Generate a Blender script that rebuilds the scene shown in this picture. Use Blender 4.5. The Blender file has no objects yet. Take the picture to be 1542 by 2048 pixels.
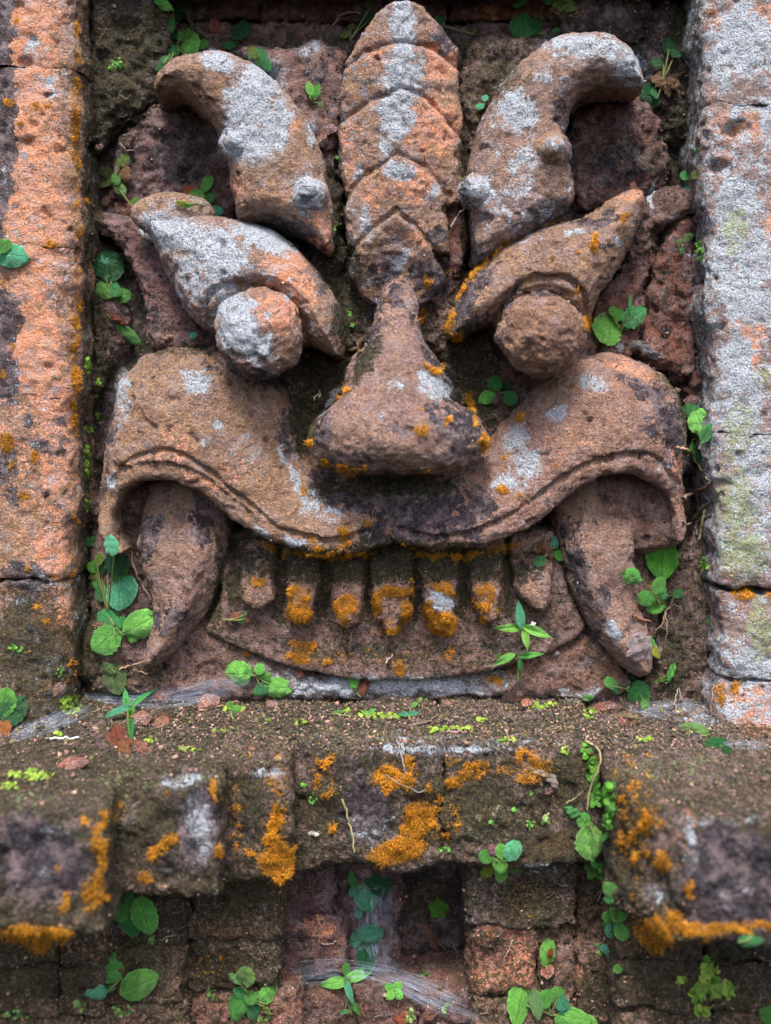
import bpy, math, random
import numpy as np
from mathutils import Vector, Matrix
from mathutils.bvhtree import BVHTree

random.seed(7)
rng = np.random.default_rng(11)

# ------------------------------------------------------------------ camera, sky, sun, exposure
S = 0.0005            # one unit of the plan below is half a millimetre
CX, HY, DIST, EYE = 771.0, 800.0, 2200.0, 1.30
scene = bpy.context.scene
COL = scene.collection

cam_data = bpy.data.cameras.new("camera")
cam = bpy.data.objects.new("camera", cam_data)
COL.objects.link(cam)
cam.location = (0, -DIST * S, EYE)
cam.rotation_euler = (math.radians(90), 0, 0)
cam_data.sensor_fit = 'VERTICAL'
cam_data.sensor_height = 36.0
cam_data.lens = 36.0 * DIST / 2048.0
cam_data.shift_y = -(1024.0 - HY) / 2048.0
cam_data.clip_start = 0.02
cam_data.clip_end = 200.0
cam_data.dof.use_dof = True
cam_data.dof.focus_distance = (DIST - 110) * S
cam_data.dof.aperture_fstop = 2.1
scene.camera = cam

SUN_ELEV, SUN_AZ = math.radians(60), math.radians(-10)   # azimuth measured from straight behind the camera
world = bpy.data.worlds.new("World")
scene.world = world
world.use_nodes = True
wn = world.node_tree.nodes
wn.clear()
wout = wn.new('ShaderNodeOutputWorld')
wbg = wn.new('ShaderNodeBackground')
wsky = wn.new('ShaderNodeTexSky')
wsky.sky_type = 'NISHITA'
wsky.sun_disc = False
wsky.sun_elevation = SUN_ELEV
wsky.sun_rotation = math.radians(180) + SUN_AZ
wsky.dust_density = 4.0
wsky.air_density = 1.0
wbg.inputs['Strength'].default_value = 0.095
world.node_tree.links.new(wsky.outputs[0], wbg.inputs[0])
world.node_tree.links.new(wbg.outputs[0], wout.inputs[0])

sun_data = bpy.data.lights.new("sun", 'SUN')
sun_data.energy = 1.5
sun_data.angle = math.radians(14)
sun_data.color = (1.0, 0.95, 0.88)
sun = bpy.data.objects.new("sun", sun_data)
COL.objects.link(sun)
sdir = Vector((math.sin(SUN_AZ) * math.cos(SUN_ELEV), -math.cos(SUN_AZ) * math.cos(SUN_ELEV), math.sin(SUN_ELEV)))
sun.rotation_euler = sdir.to_track_quat('Z', 'Y').to_euler()
sun.location = (0, -3, 4)

scene.view_settings.view_transform = 'Standard'
scene.view_settings.look = 'None'
scene.view_settings.gamma = 1.0
scene.view_settings.use_curve_mapping = False
scene.view_settings.exposure = 1.88
scene.cycles.use_denoising = True
scene.cycles.max_bounces = 8
scene.cycles.diffuse_bounces = 4
scene.cycles.transparent_max_bounces = 12

# ------------------------------------------------------------------ plan coordinates
def W(px, py, d):
    """point on the line of sight through (px, py), d units in front of the wall"""
    k = (DIST - d) / DIST
    return ((px - CX) * k, (HY - py) * k, d)          # X right, Z up (from eye height), d out of the wall

def to_world(X, Z, d):
    return Vector((X * S, -d * S, Z * S + EYE))

def WV(px, py, d):
    return to_world(*W(px, py, d))

# ------------------------------------------------------------------ numpy noise
_T = np.random.default_rng(5).random((64, 64, 64)).astype(np.float32)
def vnoise(x, y, z):
    xi, yi, zi = np.floor(x).astype(int), np.floor(y).astype(int), np.floor(z).astype(int)
    fx, fy, fz = x - xi, y - yi, z - zi
    fx = fx * fx * (3 - 2 * fx); fy = fy * fy * (3 - 2 * fy); fz = fz * fz * (3 - 2 * fz)
    x0, y0, z0 = xi & 63, yi & 63, zi & 63
    x1, y1, z1 = (xi + 1) & 63, (yi + 1) & 63, (zi + 1) & 63
    a = _T[x0, y0, z0] * (1 - fx) + _T[x1, y0, z0] * fx
    b = _T[x0, y1, z0] * (1 - fx) + _T[x1, y1, z0] * fx
    c = _T[x0, y0, z1] * (1 - fx) + _T[x1, y0, z1] * fx
    e = _T[x0, y1, z1] * (1 - fx) + _T[x1, y1, z1] * fx
    return (a * (1 - fy) + b * fy) * (1 - fz) + (c * (1 - fy) + e * fy) * fz
def fbm(x, y, z, scale, octs=4, seed=0.0, gain=0.55):
    """about -1..1"""
    r = 0; a = 1.0; t = 0
    s = 1.0 / scale
    for i in range(octs):
        r = r + a * (vnoise(x * s + seed * 7.31 + i * 11.7, y * s + seed * 3.17 + 5.3 * i, z * s + seed * 5.9) * 2 - 1)
        t += a; a *= gain; s *= 2.03
    return r / t * 1.6

# ------------------------------------------------------------------ distance fields
def poly_sd(X, Z, P):
    """signed distance to a closed outline, positive inside"""
    P = np.asarray(P, float); n = len(P)
    best = np.full(X.shape, 1e18); inside = np.zeros(X.shape, bool)
    for i in range(n):
        ax, az = P[i]; bx, bz = P[(i + 1) % n]
        ex, ez = bx - ax, bz - az
        t = np.clip(((X - ax) * ex + (Z - az) * ez) / (ex * ex + ez * ez + 1e-9), 0, 1)
        best = np.minimum(best, (X - ax - t * ex) ** 2 + (Z - az - t * ez) ** 2)
        c = (az > Z) != (bz > Z)
        with np.errstate(divide='ignore', invalid='ignore'):
            xx = ex * (Z - az) / (ez if abs(ez) > 1e-9 else 1e-9) + ax
        inside ^= c & (X < xx)
    d = np.sqrt(best)
    return np.where(inside, d, -d)
def line_d(X, Z, P):
    P = np.asarray(P, float)
    best = np.full(X.shape, 1e18)
    for i in range(len(P) - 1):
        ax, az = P[i]; bx, bz = P[i + 1]
        ex, ez = bx - ax, bz - az
        t = np.clip(((X - ax) * ex + (Z - az) * ez) / (ex * ex + ez * ez + 1e-9), 0, 1)
        best = np.minimum(best, (X - ax - t * ex) ** 2 + (Z - az - t * ez) ** 2)
    return np.sqrt(best)
def smooth_pts(P, closed=True, n=4):
    """Catmull-Rom through the given points"""
    P = np.asarray(P, float); m = len(P); out = []
    rngi = range(m) if closed else range(m - 1)
    for i in rngi:
        if closed: p0, p1, p2, p3 = P[i - 1], P[i], P[(i + 1) % m], P[(i + 2) % m]
        else: p0, p1, p2, p3 = P[max(i - 1, 0)], P[i], P[i + 1], P[min(i + 2, m - 1)]
        for k in range(n):
            t = k / n
            out.append(0.5 * ((2 * p1) + (-p0 + p2) * t + (2 * p0 - 5 * p1 + 4 * p2 - p3) * t * t + (-p0 + 3 * p1 - 3 * p2 + p3) * t ** 3))
    if not closed: out.append(P[-1])
    return np.array(out)
def smin(a, b, k):
    h = np.clip(0.5 + 0.5 * (b - a) / k, 0, 1)
    return b * (1 - h) + a * h - k * h * (1 - h)
def smax(a, b, k): return -smin(-a, -b, k)
def pp(points, d, smooth=0, closed=True):
    Q = np.array([W(x, y, d)[:2] for x, y in points])
    return smooth_pts(Q, closed, smooth) if smooth else Q
def dome(t):
    t = np.clip(t, 0, 1)
    return np.sqrt(1 - (1 - t) ** 2)

# ------------------------------------------------------------------ stains and growths with a place of their own, and painted crevice shade
# (channel, px, py, rx, ry, turn in degrees, strength)
#  L white lichen, C dark crust, O bare orange brick, M dark moss and shade painted into crevices, F orange moss, G yellow-green lichen
PATCH = []
def P_(ch, *rows):
    for r in rows:
        PATCH.append((ch, r[0], r[1], r[2], r[3], r[4] if len(r) > 4 else 0, r[5] if len(r) > 5 else 1.0))
P_('L', (440,120,36,20,20), (505,195,50,85,25), (497,285,60,42), (548,255,30,60,20), (617,390,34,40), (520,140,20,20,0,.7), (625,265,14,35,-25,.6),
   (803,50,30,58), (805,150,44,62,0,.85), (795,230,38,50), (797,340,30,22), (770,295,13,26), (735,440,18,46,0,.7), (800,520,18,26,0,.7), (715,340,12,20,0,.7), (868,385,14,35,20,.6),
   (1038,222,42,46,0,.9), (1175,95,95,26,5,.8), (1255,140,40,45,0,.85), (1045,340,35,60,0,.62), (962,382,32,28), (1020,400,60,40,0,.6), (1110,290,24,20,0,.6), (1080,150,30,30,0,.5),
   (345,465,75,40,20,.95), (430,505,80,55,30,.85), (525,475,70,26,20), (380,560,40,75,-25,.66), (300,440,25,16), (583,560,9,9), (577,592,8,8), (545,540,30,20,0,.6), (440,575,60,30,30,.7),
   (470,640,42,62,-15), (508,692,46,26,25), (508,607,9,9), (539,634,8,8), (535,672,7,7), (520,720,50,20,0,.55), (590,900,6,30,0,.6),
   (1235,480,14,10,0,.9), (1150,463,26,7,-10,.8), (1305,392,5,30,5), (1060,470,40,4,-30,.8),
   (870,775,32,24,35), (843,755,14,14), (660,800,7,34,35,.9), (790,770,20,14,0,.55), (760,830,26,30,0,.45), (820,600,6,20,0,.6),
   (395,765,30,22), (370,745,14,8), (245,790,16,62,0,.7), (440,850,10,10,0,.9), (415,885,12,12,0,.7), (562,905,8,20,-20), (590,965,8,50,-22), (620,1005,34,32,0,.66), (660,1030,30,20,0,.6), (590,1082,20,8,10), (520,1063,14,7,20), (223,960,7,14,0,.8), (500,900,40,40,0,.4),
   (1185,765,34,20,0,.8), (1112,828,24,12,-30,.8), (1030,880,26,40,20,.8), (1060,925,26,36,30,.8), (1010,965,26,20,0,.85), (1040,960,50,30,0,.55), (1330,930,20,20,0,.5),
   (880,1205,26,16,20), (868,1195,20,8,30), (800,1372,190,22,0,.8), (560,1350,60,16,20,.55), (1190,1240,12,14,0,.5), (1225,1262,12,20), (1050,1395,90,12,0,.4),
   (1490,85,72,74), (1445,150,20,60,0,.7), (1470,420,55,90,0,.85), (1480,530,90,110,0,.8), (1500,610,60,50,0,.9), (1480,800,70,100,0,.8), (1500,980,60,200,0,.72), (1490,230,40,30,0,.7), (1500,1330,60,60,0,.8), (1470,720,40,60), (1530,240,20,60,0,.8), (1450,1290,14,40,0,.6),
   (70,85,14,10), (60,110,20,18,0,.55), (90,160,26,12,20,.7), (78,455,6,6), (38,465,5,5), (110,170,20,40,0,.55), (45,300,8,30,0,.5), (90,820,10,6,0,.8), (100,960,14,10,0,.6),
   (400,1650,14,50,0,.75), (1380,1690,18,40,0,.55), (1310,1790,22,24,0,.6), (95,1690,30,30,0,.35), (620,95,22,14,0,.8), (600,100,12,12,0,.6), (380,1060,20,10,0,.35), (1420,1440,60,30,0,.5))
P_('C', (888,78,20,38,-20), (878,470,22,22), (760,548,55,30,0,.8), (850,555,40,40,0,.8), (895,580,25,40,0,.6), (590,455,70,13,22), (640,515,22,30), (700,500,12,40,0,.8), (1085,425,70,20,-20), (960,515,20,36,0,.9), (965,560,60,12,-50,.8),
   (925,605,12,60,20), (950,650,50,30,0,.7), (870,400,30,14,0,.6), (690,160,8,60,0,.5), (1120,220,22,50,0,.7), (1140,270,14,60,0,.7), (540,120,30,30,0,.3),
   (738,690,14,70,25,.8), (858,700,14,60,-25,.8), (895,830,60,60,30,.62), (645,850,20,50,0,.75), (690,920,60,20,0,.5), (850,610,20,30,0,.8), (790,590,26,22,0,.8), (930,900,30,40,0,.6), (830,650,8,40,-20,.6),
   (575,870,22,60,0,.8), (650,960,60,26,20,.7), (830,1000,130,55,0,.72), (900,1060,100,40,0,.66), (760,1070,60,40,0,.8), (1335,830,44,80,20,.66), (1270,765,60,16,25,.6), (450,735,80,30,20,.6), (215,850,20,90,0,.7), (205,960,20,50,0,.6), (290,760,60,16,-20,.4), (960,1030,60,30,0,.66), (1300,900,50,20,0,.5),
   (298,1075,22,60,10,.85), (400,1055,24,50,-20,.8), (335,1240,44,40,0,.7), (1158,1130,24,66,-10,.8), (1205,1200,16,40,0,.7), (1190,1260,20,30,0,.6), (1140,1060,30,30,0,.6), (1250,1300,16,16,0,.5),
   (490,540,40,14,0,.5), (600,640,20,40,0,.5), (660,650,20,50,0,.45), (1180,440,40,10,-10,.8), (1210,490,30,14,0,.5), (1090,585,60,8,0,.7), (1020,600,14,30,30,.7), (415,600,10,40,0,.6), (610,560,30,30,0,.3),
   (740,1600,70,80,0,.85), (690,1520,80,16,0,.7), (960,1495,120,14,0,.7), (880,1520,60,40,0,.6), (1000,1560,40,20,0,.5), (80,1720,85,75,0,1), (395,1640,44,85,0,1), (370,1560,50,16,-10,.9), (1460,1780,120,110,0,1), (1370,1640,40,60,0,.5), (540,1550,30,14,0,.6),
   (0,90,22,150,0,1), (0,270,18,90,0,1), (0,430,8,80,0,.8), (0,720,28,90,0,.8), (20,640,24,40,0,.6), (100,885,22,18,0,.6), (60,850,22,22,0,.55), (25,950,24,80,0,.6), (110,1000,30,30,0,.5), (45,1160,44,40,0,.8), (110,1330,60,40,0,.7), (50,1210,24,60,0,.7), (130,760,30,14,0,.5),
   (1460,1380,30,20,0,.5), (1420,1260,30,100,0,.4), (1460,350,30,30,0,.4), (940,1820,30,60,0,.7), (1050,1640,40,30,0,.5), (680,1800,40,30,0,.4))
P_('O', (885,125,36,50,0,.9), (860,250,70,55,0,.85), (830,370,50,40,0,.75), (760,110,40,50,0,.5), (700,300,22,80,0,.6), (830,480,40,50,0,.5), (740,560,20,30,0,.6), (745,390,30,40,0,.6),
   (570,530,46,46,30,.9), (600,570,30,50,-20,.8), (555,620,50,40,0,.8), (560,670,26,20,0,.4), (640,470,22,60,0,.8), (475,370,24,26,0,.6), (620,455,24,20,0,.6), (560,400,60,40,0,.35), (590,250,20,20,0,.5),
   (1260,380,36,26,0,.7), (1260,185,40,20,0,.6), (1270,740,70,16,20,.6), (1345,925,20,26,0,.7), (1120,880,80,60,0,.35), (350,890,60,40,0,.5), (400,960,50,30,20,.45), (470,930,60,60,0,.4),
   (65,50,40,60,0,1), (70,170,50,50,0,.95), (80,300,55,110,0,.8), (70,500,60,160,0,.75), (70,700,55,100,0,1), (110,810,45,60,0,.9), (110,930,40,80,0,.7), (100,1110,40,70,0,.8), (105,1230,36,60,0,1), (90,30,60,40,0,.8),
   (1490,250,70,30,0,.8), (1450,300,40,30,0,.5), (1490,660,40,30,20,1), (1500,700,20,40,0,.9), (1540,450,12,30,0,.8), (1530,30,60,20,-20,.7), (1440,40,20,30,0,.6), (1500,1400,60,40,0,.8), (1470,1440,50,40,0,.6),
   (980,1960,40,30,0,.8), (1040,1930,30,50,0,.8), (1110,1690,40,20,0,.7), (1160,1960,10,60,0,.8), (460,1995,80,22,0,.8), (440,1865,40,10,0,.7), (620,1850,40,20,0,.6), (490,1870,30,12,0,.5), (390,1820,30,14,0,.4), (1000,1730,60,14,0,.7), (280,1990,120,30,0,.4), (860,1960,40,30,0,.4),
   (1390,1670,16,36,0,.9), (560,1950,60,60,0,.35), (1050,20,120,30,0,.6), (640,60,30,30,0,.4), (650,1990,50,30,0,.5))
P_('M', (700,560,26,70,0,1), (700,640,40,50,0,1), (735,720,16,60,30,.9), (640,740,56,34,0,1), (612,830,26,70,0,1), (930,700,46,50,0,1), (960,790,34,50,0,1), (940,740,26,40,0,1), (600,870,16,50,0,.9),
   (780,970,150,26,0,.85), (640,980,30,26,0,.7), (780,1120,320,40,0,.85), (676,450,12,90,0,.9), (672,300,8,120,0,.7), (934,350,6,120,0,.6), (240,120,90,140,0,.75), (990,150,60,60,0,.7), (470,1180,20,60,0,.7), (640,1210,14,50,0,.8), (735,1210,8,50,0,.9), (830,1210,8,50,0,.9), (925,1200,12,50,0,.8), (1015,1200,16,50,0,.8),
   (800,1290,220,30,0,.5), (160,1320,60,90,0,.8), (60,1350,80,70,0,.8), (170,900,16,500,0,.6), (1400,600,20,400,0,.5), (1400,1200,30,200,0,.5), (1360,1250,40,120,0,.5), (440,1140,10,80,0,.9), (430,1210,10,50,10,.9),
   (771,1480,900,60,0,.62), (300,1560,320,70,0,.75), (640,1620,60,90,0,.8), (1000,1640,140,80,0,.75), (1250,1620,80,120,0,.8), (1450,1560,160,60,0,.6), (500,1640,50,90,0,.7), (230,1680,50,80,0,.85), (330,1620,60,60,0,.8), (10,1600,60,40,0,.8),
   (460,1800,90,60,0,.8), (470,1930,90,40,0,.9), (200,1960,240,80,0,.75), (1060,1790,90,60,0,.75), (980,1880,50,30,0,.7), (1400,1980,200,90,0,.8), (700,1940,160,120,0,.35), (1180,1780,40,120,0,.6), (40,1950,80,120,0,.8), (610,1930,20,80,0,.6),
   (350,700,80,12,0,.6), (1330,760,40,24,30,.6), (1290,180,40,40,0,.4), (640,1110,160,14,0,.8), (950,1110,160,14,0,.8), (1370,900,20,200,0,.4), (300,30,200,40,0,.6), (200,680,40,60,0,.6))
P_('G', (1470,460,34,60,0,.8), (1480,860,40,70,0,.75), (1470,1010,50,90,0,.85), (1490,1110,60,60,0,.9), (1460,930,20,40,0,.7), (1520,1260,30,80,0,.85), (1530,750,30,40,0,.6), (1210,85,60,14,5,.5), (1440,620,12,80,0,.5))
P_('F', (150,250,11,260,0,.60), (150,700,10,300,0,.62), (146,1050,9,180,0,.5), (140,1330,20,120,0,.45), (1430,600,6,400,0,.3), (470,1640,14,120,0,.5), (560,1600,20,120,0,.5), (230,1620,26,30,0,.5), (880,1640,60,60,0,.5), (1060,1540,80,40,0,.55), (1270,1640,60,140,0,.5), (1260,1560,60,60,0,.45), (650,1560,40,60,0,.5), (500,1500,60,20,0,.4), (1180,1520,30,30,0,.5), (430,1930,80,60,0,.42), (1050,1790,60,60,0,.42), (700,1165,340,26,0,.36), (780,1320,300,26,0,.42), (600,1215,40,30,0,.5), (970,1215,40,40,0,.5))
P_('M', (60,1290,90,110,0,1), (170,1300,24,180,0,1), (100,1430,90,40,0,1), (172,500,9,500,0,.8), (1405,900,12,500,0,.7), (560,1130,18,40,0,1), (652,1150,9,50,0,1), (735,1150,8,50,0,1), (832,1150,8,50,0,1), (928,1150,9,50,0,1), (1019,1150,10,50,0,1), (780,1140,300,16,0,.9), (770,1300,280,30,0,.62), (560,1230,16,30,0,.9),  # moss, with shade painted in between the teeth and under the lip
   (870,1620,80,90,0,.85), (600,1700,60,50,0,.8), (960,1620,70,80,0,1), (1080,1700,100,50,0,1), (320,1660,70,70,0,1), (500,1590,50,60,0,.9), (230,1560,100,40,0,.9), (1240,1700,50,140,0,1), (1330,1560,60,60,0,.7), (1140,1560,50,80,0,1), (450,1790,100,60,0,1), (430,1940,70,50,0,1), (280,1920,80,80,0,.9), (1390,1930,180,60,0,1), (120,1960,100,60,0,1), (1060,1820,80,40,0,1), (1190,1980,50,80,0,.8), (620,1760,50,50,0,.5), (860,1790,60,60,0,.6), (1350,1320,30,100,0,.8), (1240,1420,120,14,0,.6), (280,1350,80,30,0,.6), (300,60,30,60,0,.9), (240,220,60,60,0,.9), (185,350,20,200,0,.9), (1370,60,40,120,0,.9), (1360,260,30,100,0,.8), (1300,480,50,40,0,.5), (200,700,20,100,0,1), (1380,800,30,60,0,.8), (930,400,10,140,0,1))
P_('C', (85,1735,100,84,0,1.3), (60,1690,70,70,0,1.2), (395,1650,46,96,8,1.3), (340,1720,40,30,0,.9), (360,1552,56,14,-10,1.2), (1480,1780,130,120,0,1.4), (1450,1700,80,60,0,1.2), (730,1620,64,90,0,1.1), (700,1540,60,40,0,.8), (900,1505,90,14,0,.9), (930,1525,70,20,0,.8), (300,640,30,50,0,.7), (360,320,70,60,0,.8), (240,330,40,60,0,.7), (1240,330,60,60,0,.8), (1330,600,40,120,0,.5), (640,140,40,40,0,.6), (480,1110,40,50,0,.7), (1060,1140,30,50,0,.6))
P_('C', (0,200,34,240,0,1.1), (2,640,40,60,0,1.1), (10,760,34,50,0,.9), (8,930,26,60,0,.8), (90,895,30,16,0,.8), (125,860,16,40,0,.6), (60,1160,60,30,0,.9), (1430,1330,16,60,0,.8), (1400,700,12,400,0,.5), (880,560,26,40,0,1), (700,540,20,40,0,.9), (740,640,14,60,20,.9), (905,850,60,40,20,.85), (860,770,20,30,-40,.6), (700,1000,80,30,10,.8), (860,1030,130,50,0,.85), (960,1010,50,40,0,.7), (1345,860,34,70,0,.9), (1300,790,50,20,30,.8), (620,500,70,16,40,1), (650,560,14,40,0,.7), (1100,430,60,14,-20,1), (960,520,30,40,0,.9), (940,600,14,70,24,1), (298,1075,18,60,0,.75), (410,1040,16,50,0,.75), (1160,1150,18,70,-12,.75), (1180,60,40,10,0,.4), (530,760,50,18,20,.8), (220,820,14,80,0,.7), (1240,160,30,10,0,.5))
P_('L', (880,1498,170,9,0,.62), (370,1562,60,12,-8,.6), (540,1545,40,12,0,.6), (120,1660,80,14,-10,.45), (1430,1640,120,12,0,.42), (740,1660,60,40,0,.45), (1060,1740,80,10,0,.45), (930,1480,300,14,0,.4), (95,1740,50,40,0,.3), (1470,1790,60,50,0,.28), (400,1660,30,70,0,.62), (660,1375,90,20,0,.8), (900,1378,90,16,0,.85), (1160,1390,60,14,0,.55))
P_('G', (300,1560,200,24,0,.5), (60,1600,60,24,0,.55), (1350,1540,180,40,0,.5), (700,1470,300,14,0,.5), (230,1640,60,60,0,.5), (980,1650,80,50,0,.45))
P_('M', (780,1146,340,26,0,.8), (560,1190,9,44,0,1.1), (652,1190,8,50,0,1.1), (733,1200,7,50,0,1.1), (833,1200,7,50,0,1.1), (928,1200,8,46,0,1.1), (1019,1190,9,44,0,1.1), (462,1170,12,50,0,1.1), (900,1320,160,16,0,.6), (680,1290,60,20,0,.6))  # moss on the lip; shade put into the colour of tooth gaps and tops
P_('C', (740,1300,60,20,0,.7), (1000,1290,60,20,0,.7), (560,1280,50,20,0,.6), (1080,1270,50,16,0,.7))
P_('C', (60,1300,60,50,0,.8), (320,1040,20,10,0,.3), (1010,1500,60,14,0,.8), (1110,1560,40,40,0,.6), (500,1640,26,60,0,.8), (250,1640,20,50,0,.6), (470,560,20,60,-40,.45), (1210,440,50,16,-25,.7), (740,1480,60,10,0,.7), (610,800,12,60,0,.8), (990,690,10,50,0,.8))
P_('O', (60,400,60,400,0,.72), (1375,1665,22,44,0,1.2), (1510,1430,60,50,0,1), (60,120,60,140,0,.9), (95,430,50,80,0,.8), (55,640,40,60,0,.8), (640,1860,40,30,0,.7), (700,1900,60,40,0,.4), (880,1960,50,40,0,.5))
FUZZ = [(600,1200,28,44,0,.8), (600,1230,24,14,0,1), (693,1215,28,44,0,.85), (785,1186,46,14,0,1), (752,1215,12,34,0,1), (812,1225,12,30,0,.9), (785,1260,24,12,0,.9), (882,1178,34,12,20,.9), (885,1248,28,24,0,1.1), (860,1225,12,24,0,1), (970,1195,26,44,0,.75), (520,1163,18,9,0,1), (500,1195,14,12,0,.6),
   (605,1290,36,16,0,.9), (595,1315,26,12,0,1), (655,1322,12,10,0,1), (690,1305,20,14,0,.6), (800,1332,20,20,0,.9), (990,1362,12,10,0,1.1), (905,1310,14,22,0,.7), (960,1305,14,10,0,.6), (735,1300,10,14,0,.5), (560,1330,12,8,0,.6), (1035,1320,14,8,0,.4), (495,1310,8,8,0,.8),
   (640,1110,110,9,4,.8), (560,1100,60,8,20,.7), (690,1088,12,9,0,1), (685,1066,10,10,0,1.1), (737,1052,10,10,0,1), (620,1075,12,8,0,.9), (640,1095,12,7,0,1), (715,1110,40,8,-8,.8), (900,1112,110,8,0,.8), (1000,1098,50,8,-15,.8), (820,1095,30,8,20,.6), (780,1060,10,12,0,.6), (500,1075,30,6,30,.6), (1190,965,60,5,-10,.3),
   (845,633,9,12,0,1), (865,738,24,9,35,1), (945,800,9,26,-20,1.1), (968,885,7,22,0,1.1), (845,864,16,9,0,1), (850,895,9,6,0,.7), (624,885,7,9,0,1.1), (890,840,8,8,0,.8), (950,845,8,20,0,.8), (690,780,14,12,-40,.7), (670,800,8,12,40,.8), (700,935,60,7,0,.7), (850,940,80,6,0,.5), (655,925,14,12,0,.8), (775,600,8,8,0,.6), (840,820,8,6,0,.8), (780,590,10,6,0,.5), (900,955,20,6,0,.5),
   (1247,431,9,11,0,1.1), (1188,480,8,18,0,1.1), (1187,495,7,12,0,1), (1110,520,6,6,0,1.1), (1170,645,6,14,0,1.1), (1000,500,30,4,-38,1), (962,535,34,5,-50,1), (928,580,26,4,-62,.9), (903,640,5,30,10,.9), (912,672,11,7,0,1), (1152,582,12,9,0,.8), (1153,502,6,10,-30,.7), (1120,440,40,4,-15,.6), (1008,745,9,16,0,.6),
   (1037,838,15,7,0,1.1), (1004,981,8,8,0,1.2), (1034,988,7,10,0,.9), (1110,930,6,6,0,1), (1012,910,14,6,0,.7), (1160,960,8,8,0,.6), (1300,925,8,6,0,.7), (960,968,16,8,0,.6), (985,1060,50,8,-10,.4), (860,1075,50,10,0,.4), (250,882,8,9,0,.8), (605,985,6,14,0,.8), (592,1008,6,8,0,.8), (700,1035,50,10,0,.5), (1090,150,8,6,0,.3),
   (855,565,8,14,0,1), (900,545,14,8,0,.8), (730,600,10,6,0,.5), (1062,92,8,6,0,.8), (1085,90,8,6,0,.5), (980,235,6,6,0,.5), (840,150,14,8,0,.3),
   (22,205,16,10,30,1), (68,213,7,12,0,1.1), (92,217,8,9,0,1.2), (42,248,8,8,0,1.1), (101,490,12,7,0,1.1), (86,548,5,5,0,1), (14,888,15,19,0,1.2), (72,911,12,12,0,1.2), (28,931,7,7,0,1), (47,995,14,11,0,1.1), (72,1025,6,14,0,.7), (57,1138,8,9,0,1.1), (107,1152,5,8,0,1), (95,1243,12,7,0,1.1), (80,1220,8,8,0,.9), (148,690,8,16,0,1.1), (147,755,8,20,0,1.1), (143,805,9,12,0,1.1), (26,700,7,7,0,1), (3,750,6,10,0,1), (14,560,7,7,0,.8), (150,500,10,50,0,.6), (155,460,9,14,0,.9), (170,400,6,8,0,.9), (145,120,7,200,0,.35), (155,330,8,120,0,.5), (142,880,7,60,0,.6), (140,960,8,20,0,.7), (60,1300,30,16,0,.5), (130,1250,10,60,0,.5), (100,1380,50,10,0,.5), (35,40,10,8,0,1), (40,490,14,10,0,.5),
   (555,1715,34,42,0,1.25), (552,1640,14,46,0,1), (545,1560,16,12,0,.8), (500,1700,14,10,0,.9), (785,1555,56,32,0,.95), (838,1640,34,38,0,1.2), (800,1700,58,26,-15,1.3), (945,1545,40,22,-25,.8), (1042,1510,12,16,0,.9), (900,1520,22,18,0,.7), (650,1520,26,10,-20,.8), (660,1650,12,10,0,.9), (858,1580,10,10,0,1), (990,1590,60,14,0,.4), (820,1520,16,18,0,.9), (1000,1540,20,10,0,.6), (735,1545,10,10,0,.5), (910,1565,12,16,0,.9), (580,1540,6,60,0,.4),
   (200,1700,12,90,0,1), (185,1790,26,40,0,.9), (60,1868,90,18,0,1.1), (85,1885,24,22,0,1.2), (128,1800,12,22,0,1.1), (335,1685,24,14,-30,1), (312,1712,22,12,-20,.9), (428,1580,7,22,0,1.1), (435,1700,9,14,0,1), (290,1755,16,10,0,1), (170,1650,14,20,0,.8), (375,1590,8,6,0,.8), (335,1590,14,10,0,.6), (110,1740,10,8,0,.8), (470,1730,30,10,0,.4),
   (1310,1870,46,34,20,1.1), (1420,1858,110,14,0,1.2), (1275,1800,18,60,0,.6), (1380,1780,8,22,0,1), (1330,1720,14,20,0,.9), (1290,1660,10,14,0,.9), (1325,1650,8,10,0,.9), (1255,1570,18,14,0,.5), (1350,1840,20,20,0,.9), (1152,1820,8,12,0,.8), (1520,1850,30,10,0,1), (1250,1520,14,10,0,.7), (1290,1620,20,30,0,.35),
   (1485,1190,22,12,0,1), (1540,1190,10,10,0,.9), (1470,1375,12,14,0,.9), (1440,1395,9,30,0,.9), (1420,28,7,7,0,.9), (1060,1410,18,6,0,.9)]
for r in FUZZ: PATCH.append(('F', r[0], r[1], r[2], r[3], r[4], r[5] * 0.8))

def project(X, Z, d):
    k = DIST / (DIST - d)
    return CX + X * k, HY - Z * k

def masks_for(X, Z, d, base):
    """per-vertex mask values; base = {'C': .2, ...} general level on this stone"""
    px, py = project(X, Z, d)
    wob = fbm(X, d, Z, 22, 3, 2) * 9
    wob2 = fbm(X, d, Z, 22, 3, 9) * 9
    px = px + wob; py = py + wob2
    out = {}
    x0, x1, y0, y1 = px.min(), px.max(), py.min(), py.max()
    for c in 'LCOMFG':
        out[c] = np.full(px.shape, base.get(c, 0.0), np.float32) + fbm(X, d, Z, 90, 3, 20 + ord(c)) * 0.13
    for ch, cx, cy, rx, ry, rot, st in PATCH:
        m = max(rx, ry) * 1.6
        if cx + m < x0 or cx - m > x1 or cy + m < y0 or cy - m > y1: continue
        dx, dy = px - cx, py - cy
        if rot:
            a = math.radians(rot); c_, s_ = math.cos(a), math.sin(a)
            dx, dy = dx * c_ + dy * s_, -dx * s_ + dy * c_
        r = np.sqrt((dx / rx) ** 2 + (dy / ry) ** 2)
        v = np.clip(1.55 - r, 0, 1) * st * 0.95
        out[ch] = np.maximum(out[ch], v)
    return out

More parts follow.
